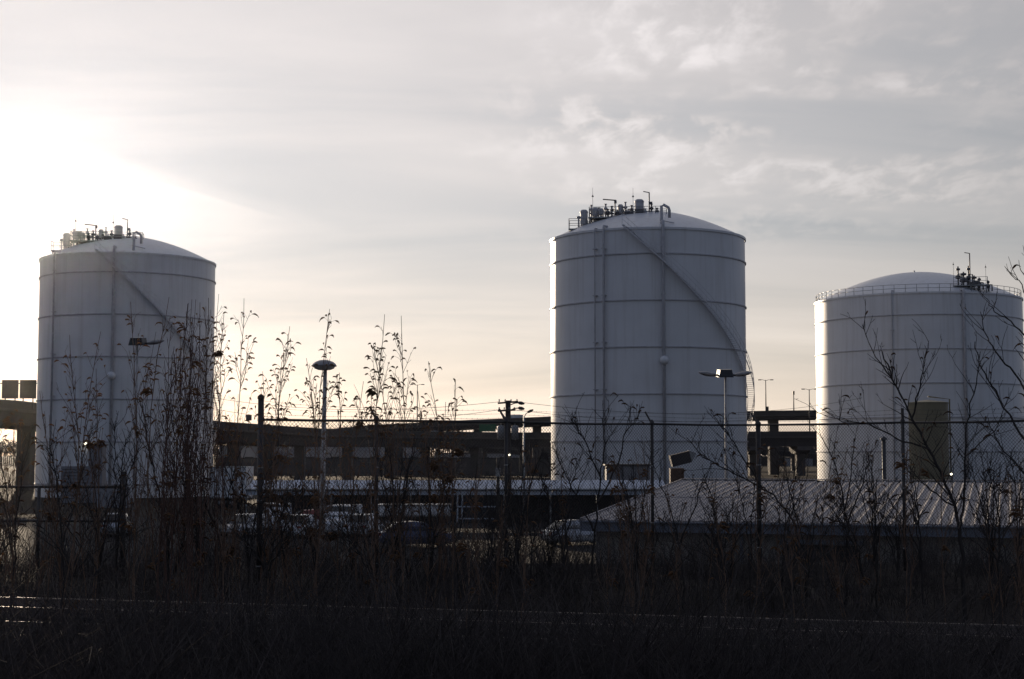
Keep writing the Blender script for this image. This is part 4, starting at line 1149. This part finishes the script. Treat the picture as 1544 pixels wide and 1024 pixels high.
def twiggy(st, pts, r0, r1, rnd, dens, Lf, lv, depth=1):
    """twigs off a limb, forking again"""
    L = sum((b - a).length for a, b in zip(pts[:-1], pts[1:]))
    st.path(pts, r0, r1)
    if depth > 3: return
    for k in range(max(1, int(L * dens))):
        f = rnd.uniform(.15, 1.0); p, d = interp(pts, f)
        a = rnd.uniform(0, 2 * math.pi)
        o = Vector((math.cos(a), math.sin(a) * .8, rnd.uniform(-.1, .6)))
        ll = L * Lf * rnd.uniform(.5, 1.2) * (1.15 - f * .5)
        tw = wander(p, d * .9 + o * .75, ll, 5, rnd, .14, .05)
        rr = (r0 + (r1 - r0) * f) * .55
        twiggy(st, tw, max(rr, .0042), .0028, rnd, dens * 1.25, Lf * .85, lv, depth + 1)
        if lv is not None and depth >= 2 and rnd.random() < .12:
            seed_hook(lv, tw[-1], tw[-1] - tw[-2], rnd, rnd.uniform(.03, .05))
def shrub(label, Y, limbs, group, seed, dens=2.2, Lf=.42, leaves=True, name='bare_shrub', cat='shrub', jit=.5):
    """limbs: lists of photograph pixels, first point nearest the root, with start radius"""
    rnd = random.Random(seed)
    p0 = at(limbs[0][1][0][0], 690, Y); root = Vector((p0.x, Y, gz(p0.x, Y) - .05))
    t = thing(name, label, cat, root, 0, group)
    trunk = None; tw = Segs(); lv = Segs()
    for r0, px in limbs:
        yy = Y + rnd.uniform(-.1, .1); dy_ = rnd.uniform(-jit, jit); pts = []
        for i, (x, y) in enumerate(px): pts.append(at(x, y, yy + dy_ * i / max(1, len(px) - 1)))
        if r0 > .018 and px[0][1] > 800: pts = [Vector((pts[0].x, pts[0].y, root.z))] + pts
        fine = []
        for a, b in zip(pts[:-1], pts[1:]):
            for k in range(4): fine.append(a.lerp(b, k / 4) + Vector((rnd.gauss(0, .012), rnd.gauss(0, .012), rnd.gauss(0, .012))))
        fine.append(pts[-1])
        tr = Segs(); tr.path(fine, r0, max(.004, r0 * .28))
        if trunk is None: trunk = tr.build('trunk', M['bark'], t, tuple(root))
        else: tr.build('limb', M['bark'], trunk, tuple(root))
        L = sum((b - a).length for a, b in zip(fine[:-1], fine[1:]))
        for k in range(int(L * dens * 2.0)):
            f = rnd.uniform(.3, 1.0); p, d = interp(fine, f); a = rnd.uniform(0, 2 * math.pi)
            o = Vector((math.cos(a), math.sin(a) * .8, rnd.uniform(0, .7)))
            tt = wander(p, d * .8 + o * .8, Lf * rnd.uniform(.5, 1.4) * (1.3 - f * .6), 5, rnd, .12, .05)
            twiggy(tw, tt, max(.0060, r0 * .26), .0030, rnd, dens, .42, lv if leaves else None, 2)
    tw.build('twigs', M['bark'], t, tuple(root))['kind'] = 'stuff'
    if lv.a: lv.build('withered_leaves', M['leaf'], t, tuple(root))['kind'] = 'stuff'
rs = 'bare shrubs along the fence'
shrub('largest bare shrub, forked trunk in front of the tan tank', 25.5,
      [(.042, [(1452, 860), (1446, 800), (1440, 765), (1420, 715), (1392, 662), (1365, 612), (1345, 570), (1330, 530)]),
       (.026, [(1446, 800), (1452, 760), (1455, 700), (1456, 640), (1470, 580), (1478, 530)]),
       (.018, [(1400, 678), (1350, 660), (1310, 640), (1270, 635), (1225, 620)]),
       (.018, [(1375, 630), (1385, 590), (1392, 550), (1400, 515)]), (.016, [(1345, 570), (1320, 540), (1300, 490)]),
       (.018, [(1440, 765), (1410, 745), (1385, 722), (1368, 700)]), (.016, [(1455, 690), (1500, 650), (1520, 600)])], rs, 1, 3.4, .6)
shrub('bare tree at the right picture edge with branches curving up to the left', 22.0,
      [(.048, [(1590, 880), (1580, 760), (1570, 690), (1560, 600), (1555, 480), (1550, 380)]),
       (.022, [(1572, 700), (1530, 640), (1500, 590), (1478, 555), (1470, 515)]), (.019, [(1562, 610), (1530, 565), (1500, 530), (1484, 500), (1478, 470)]),
       (.016, [(1558, 520), (1530, 490), (1500, 470), (1488, 450)]), (.014, [(1556, 470), (1540, 430), (1522, 410)]),
       (.018, [(1578, 740), (1530, 700), (1500, 660), (1490, 630)])], rs, 2, 2.0, .5, name='bare_tree', cat='tree')
shrub('spreading bare shrub in front of the middle tank left half', 26.5,
      [(.026, [(893, 850), (900, 780), (905, 720), (880, 660), (860, 630)]), (.020, [(902, 760), (930, 700), (945, 650), (962, 630)]),
       (.018, [(896, 800), (870, 750), (845, 700), (832, 665)]), (.016, [(905, 720), (912, 670), (908, 630)])], rs, 3, 3.6, .55)
shrub('bare shrub leaning left just right of the thick fence post', 26.8,
      [(.026, [(1215, 860), (1200, 790), (1165, 745), (1110, 715), (1060, 690), (1035, 660)]), (.018, [(1150, 735), (1120, 690), (1095, 650), (1080, 625)]),
       (.018, [(1205, 800), (1190, 740), (1180, 690)])], rs, 4, 3.6, .55)
shrub('twiggy bare shrub halfway between thick fence post and forked shrub', 26.0,
      [(.024, [(1275, 860), (1278, 800), (1270, 740), (1255, 690), (1240, 660)]), (.018, [(1277, 790), (1300, 730), (1310, 690)]), (.016, [(1274, 770), (1282, 720), (1288, 680)])], rs, 5, 3.6, .55)
shrub('thin bare shrub with a leaning stem right of the middle fence post', 25.6,
      [(.020, [(1030, 860), (1020, 800), (1000, 740), (985, 700)]), (.018, [(1025, 820), (1050, 760), (1062, 715)])], rs, 6, 3.6, .55)
shrub('leaf-clad bare shrub at the lower right below the roof eave', 23.5,
      [(.020, [(1505, 870), (1508, 800), (1500, 740), (1490, 710)]), (.018, [(1507, 830), (1530, 770), (1540, 730)]), (.016, [(1505, 850), (1480, 800), (1470, 760)])], rs, 7, 3.6, .55)
shrub('bare shrub right of the utility pole in front of the shed', 26.5,
      [(.020, [(800, 860), (805, 790), (815, 740), (835, 700)]), (.016, [(803, 820), (785, 770), (775, 730)])], rs, 8, 3.6, .55)
shrub('bare shrub between the tall pair of weeds and the utility pole', 26.2,
      [(.020, [(690, 860), (684, 790), (672, 740), (660, 700)]), (.016, [(687, 820), (705, 760), (718, 715)])], rs, 9, 3.6, .55)
shrub('dark bushy shrub at the foot of the left tank thicket', 25.0,
      [(.026, [(255, 880), (250, 790), (235, 720), (222, 660), (215, 610)]), (.022, [(254, 820), (280, 740), (290, 670), (296, 610)]), (.018, [(252, 800), (262, 720), (262, 640)])], rs, 10, 3.6, .55)
shrub('dark bushy shrub left of the corner fence post', 25.4,
      [(.024, [(338, 880), (335, 800), (345, 740), (362, 680)]), (.020, [(336, 830), (310, 760), (300, 700), (292, 640)])], rs, 11, 3.6, .55)
shrub('bare shrub at the far left with upright twigs', 24.2,
      [(.022, [(95, 880), (92, 790), (84, 720), (75, 660)]), (.018, [(94, 820), (115, 750), (128, 700)])], rs, 12, 3.6, .55)

# more bare scrub all along the fence, each with its own forks
rg_ = random.Random(99)
where = [(20, 'by the ramp pier at the left edge'), (150, 'below the narrow pump house'), (175, 'beside the stout pipe fence post'), (300, 'under the thicket'), (375, 'left of the corner fence post'), (430, 'right of the corner fence post'),
         (475, 'at the mushroom lamp post'), (530, 'left of the leaning barb arm'), (600, 'below the tallest pair of weeds'), (650, 'in front of the long box trailer'), (740, 'left of the utility pole'), (780, 'right of the utility pole'),
         (850, 'by the left edge of the middle tank'), (960, 'left of the fence post before the middle tank'), (1085, 'below the two-winged floodlight'), (1130, 'left of the thick fence post'), (1180, 'in front of the roller door'), (1320, 'left of the standpipe'),
         (1390, 'below the tan tank'), (1495, 'right of the forked shrub'), (1535, 'at the right edge below the eave')]
for k, (px, w_) in enumerate(where):
    Y = rg_.uniform(23.5, 28.5); limbs = []
    top = rg_.uniform(650, 725) if px > 720 else rg_.uniform(600, 690)
    for j in range(rg_.randint(3, 5)):
        lean = rg_.uniform(-55, 55); tp = top + abs(lean) * .5 + rg_.uniform(0, 40)
        limbs.append((.017 if j else .021, [(px, 860), (px + lean * .15, 860 - (860 - tp) * .35), (px + lean * .5, 860 - (860 - tp) * .7), (px + lean * rg_.uniform(.8, 1.1), tp)]))
    shrub('thin many-stemmed bare shrub ' + w_, Y, limbs, 'thin scrub along the fence', 500 + k, 3.6, .42, k % 3 == 0)
    limbs = []; p2_ = px + rg_.choice((-1, 1)) * rg_.uniform(18, 40); top = rg_.uniform(715, 765)
    for j in range(rg_.randint(4, 6)):
        lean = rg_.uniform(-75, 75); tp = top + abs(lean) * .5 + rg_.uniform(0, 40)
        limbs.append((.013, [(p2_, 870), (p2_ + lean * .2, 870 - (870 - tp) * .35), (p2_ + lean * .6, 870 - (870 - tp) * .7), (p2_ + lean, tp)]))
    shrub('low tangled bare shrub ' + w_, rg_.uniform(21.5, 27.5), limbs, 'low tangled scrub along the fence', 700 + k, 3.6, .46, k % 4 == 0)

# tangled undergrowth: one mass of dead stems, canes and grass over the whole near bank
br = Segs(); rb = random.Random(21)
def tussock(x, y, h, n, spread):
    z = gz(x, y)
    for k in range(n):
        a = rb.uniform(0, 2 * math.pi); lean = abs(rb.gauss(0, spread))
        p = Vector((x + rb.gauss(0, .12), y + rb.gauss(0, .12), z - .04)); L = h * rb.uniform(.45, 1.15)
        d = Vector((math.cos(a) * lean, math.sin(a) * lean, 1.0))
        n_ = 3; pts = [p]; v = d.normalized()
        for i in range(n_):
            v = (v + Vector((rb.gauss(0, .12) + math.cos(a) * .06, rb.gauss(0, .12), -.06 * i * spread * 2))).normalized(); pts.append(pts[-1] + v * L / n_)
        br.path(pts, rb.uniform(.004, .008), .0022)
        for j in range(rb.randint(1, 4)):
            f = rb.uniform(.35, 1); q, dd = interp(pts, f); b = rb.uniform(0, 2 * math.pi)
            q2 = q + (dd * .7 + Vector((math.cos(b), math.sin(b), .15)) * .7) * L * rb.uniform(.12, .35)
            q3 = q2 + Vector((rb.gauss(0, .06), rb.gauss(0, .06), rb.uniform(-.05, .12))) * L
            br.seg(q, q2, .0036, .0024)
            if rb.random() < .4: br.seg(q2, q3, .0026, .0018)
def on_track(x, y):
    n_ = (Vector((x, y, 0)) - TR0).dot(TRN)
    return -.5 < n_ < 1.95 or 2.95 < n_ < 5.4
cnt = 0
while cnt < 9000:
    y = rb.uniform(11.0, 35.5) if rb.random() < .6 else rb.uniform(11.0, 21.0); x = rb.uniform(-.40, .40) * y
    n_ = (Vector((x, y, 0)) - TR0).dot(TRN)
    if on_track(x, y):
        if rb.random() < .5: tussock(x, y, rb.uniform(.15, .55), 4, .5); cnt += 1
        continue
    if n_ > 5.4:                                         # near side of the tracks: head-high canes and dead stalks
        line = EYE - y * .1028 * (1 + .269 * x / y) - gz(x, y)                 # height at which a stalk starts to cover the rails
        h = max(.35, line * rb.uniform(.45, 1.10) * (1 + .14 * math.sin(x * .9 + y * .6)))
        tussock(x, y, h, 5, .34)
    elif n_ > 0: tussock(x, y, rb.uniform(.25, .75), 5, .4)
    elif rb.random() < .30: tussock(x, y, rb.uniform(.9, 1.9) * (1.0 if x < 1 else .7), 3, .28)
    else: tussock(x, y, rb.uniform(.3, .95) * (1.0 + .2 * math.sin(x * 1.3 + 2)) * (1.0 if x < 1 else .62), 5, .40)
    cnt += 1
for k in range(260):                                     # long arching canes
    y = rb.uniform(13, 29); x = rb.uniform(-.38, .38) * y
    if on_track(x, y): continue
    z = gz(x, y); a = rb.uniform(0, 2 * math.pi); L = rb.uniform(.8, 2.0); v = Vector((math.cos(a) * .35, math.sin(a) * .35, 1)).normalized()
    pts = [Vector((x, y, z - .03))]
    for i in range(9):
        v = (v + Vector((math.cos(a) * .12, math.sin(a) * .12, -.17)) + Vector((rb.gauss(0, .05), rb.gauss(0, .05), 0))).normalized(); pts.append(pts[-1] + v * L / 9)
    br.path(pts, .009, .003)
tag(br.build('undergrowth', M['brush']), 'dark tangle of dead stems and grass covering the near bank', 'undergrowth', kind='stuff')

# ------------------------------------------------------------------ thin glare haze over the whole place, shaped to give the left tank's sun glare
hz = MB().box((0, 1080, 24.5), (3100, 2300, 52))
hm = bpy.data.materials.new('thin glare haze'); hm.use_nodes = True
hn = hm.node_tree; hn.nodes.remove(hn.nodes['Principled BSDF'])
pv = hn.nodes.new('ShaderNodeVolumePrincipled')
pv.inputs['Color'].default_value = (.92, .93, .97, 1); pv.inputs['Density'].default_value = .000012; pv.inputs['Anisotropy'].default_value = .93
hn.links.new(pv.outputs[0], hn.nodes['Material Output'].inputs['Volume'])
tag(hz.build('haze', hm), kind='stuff')
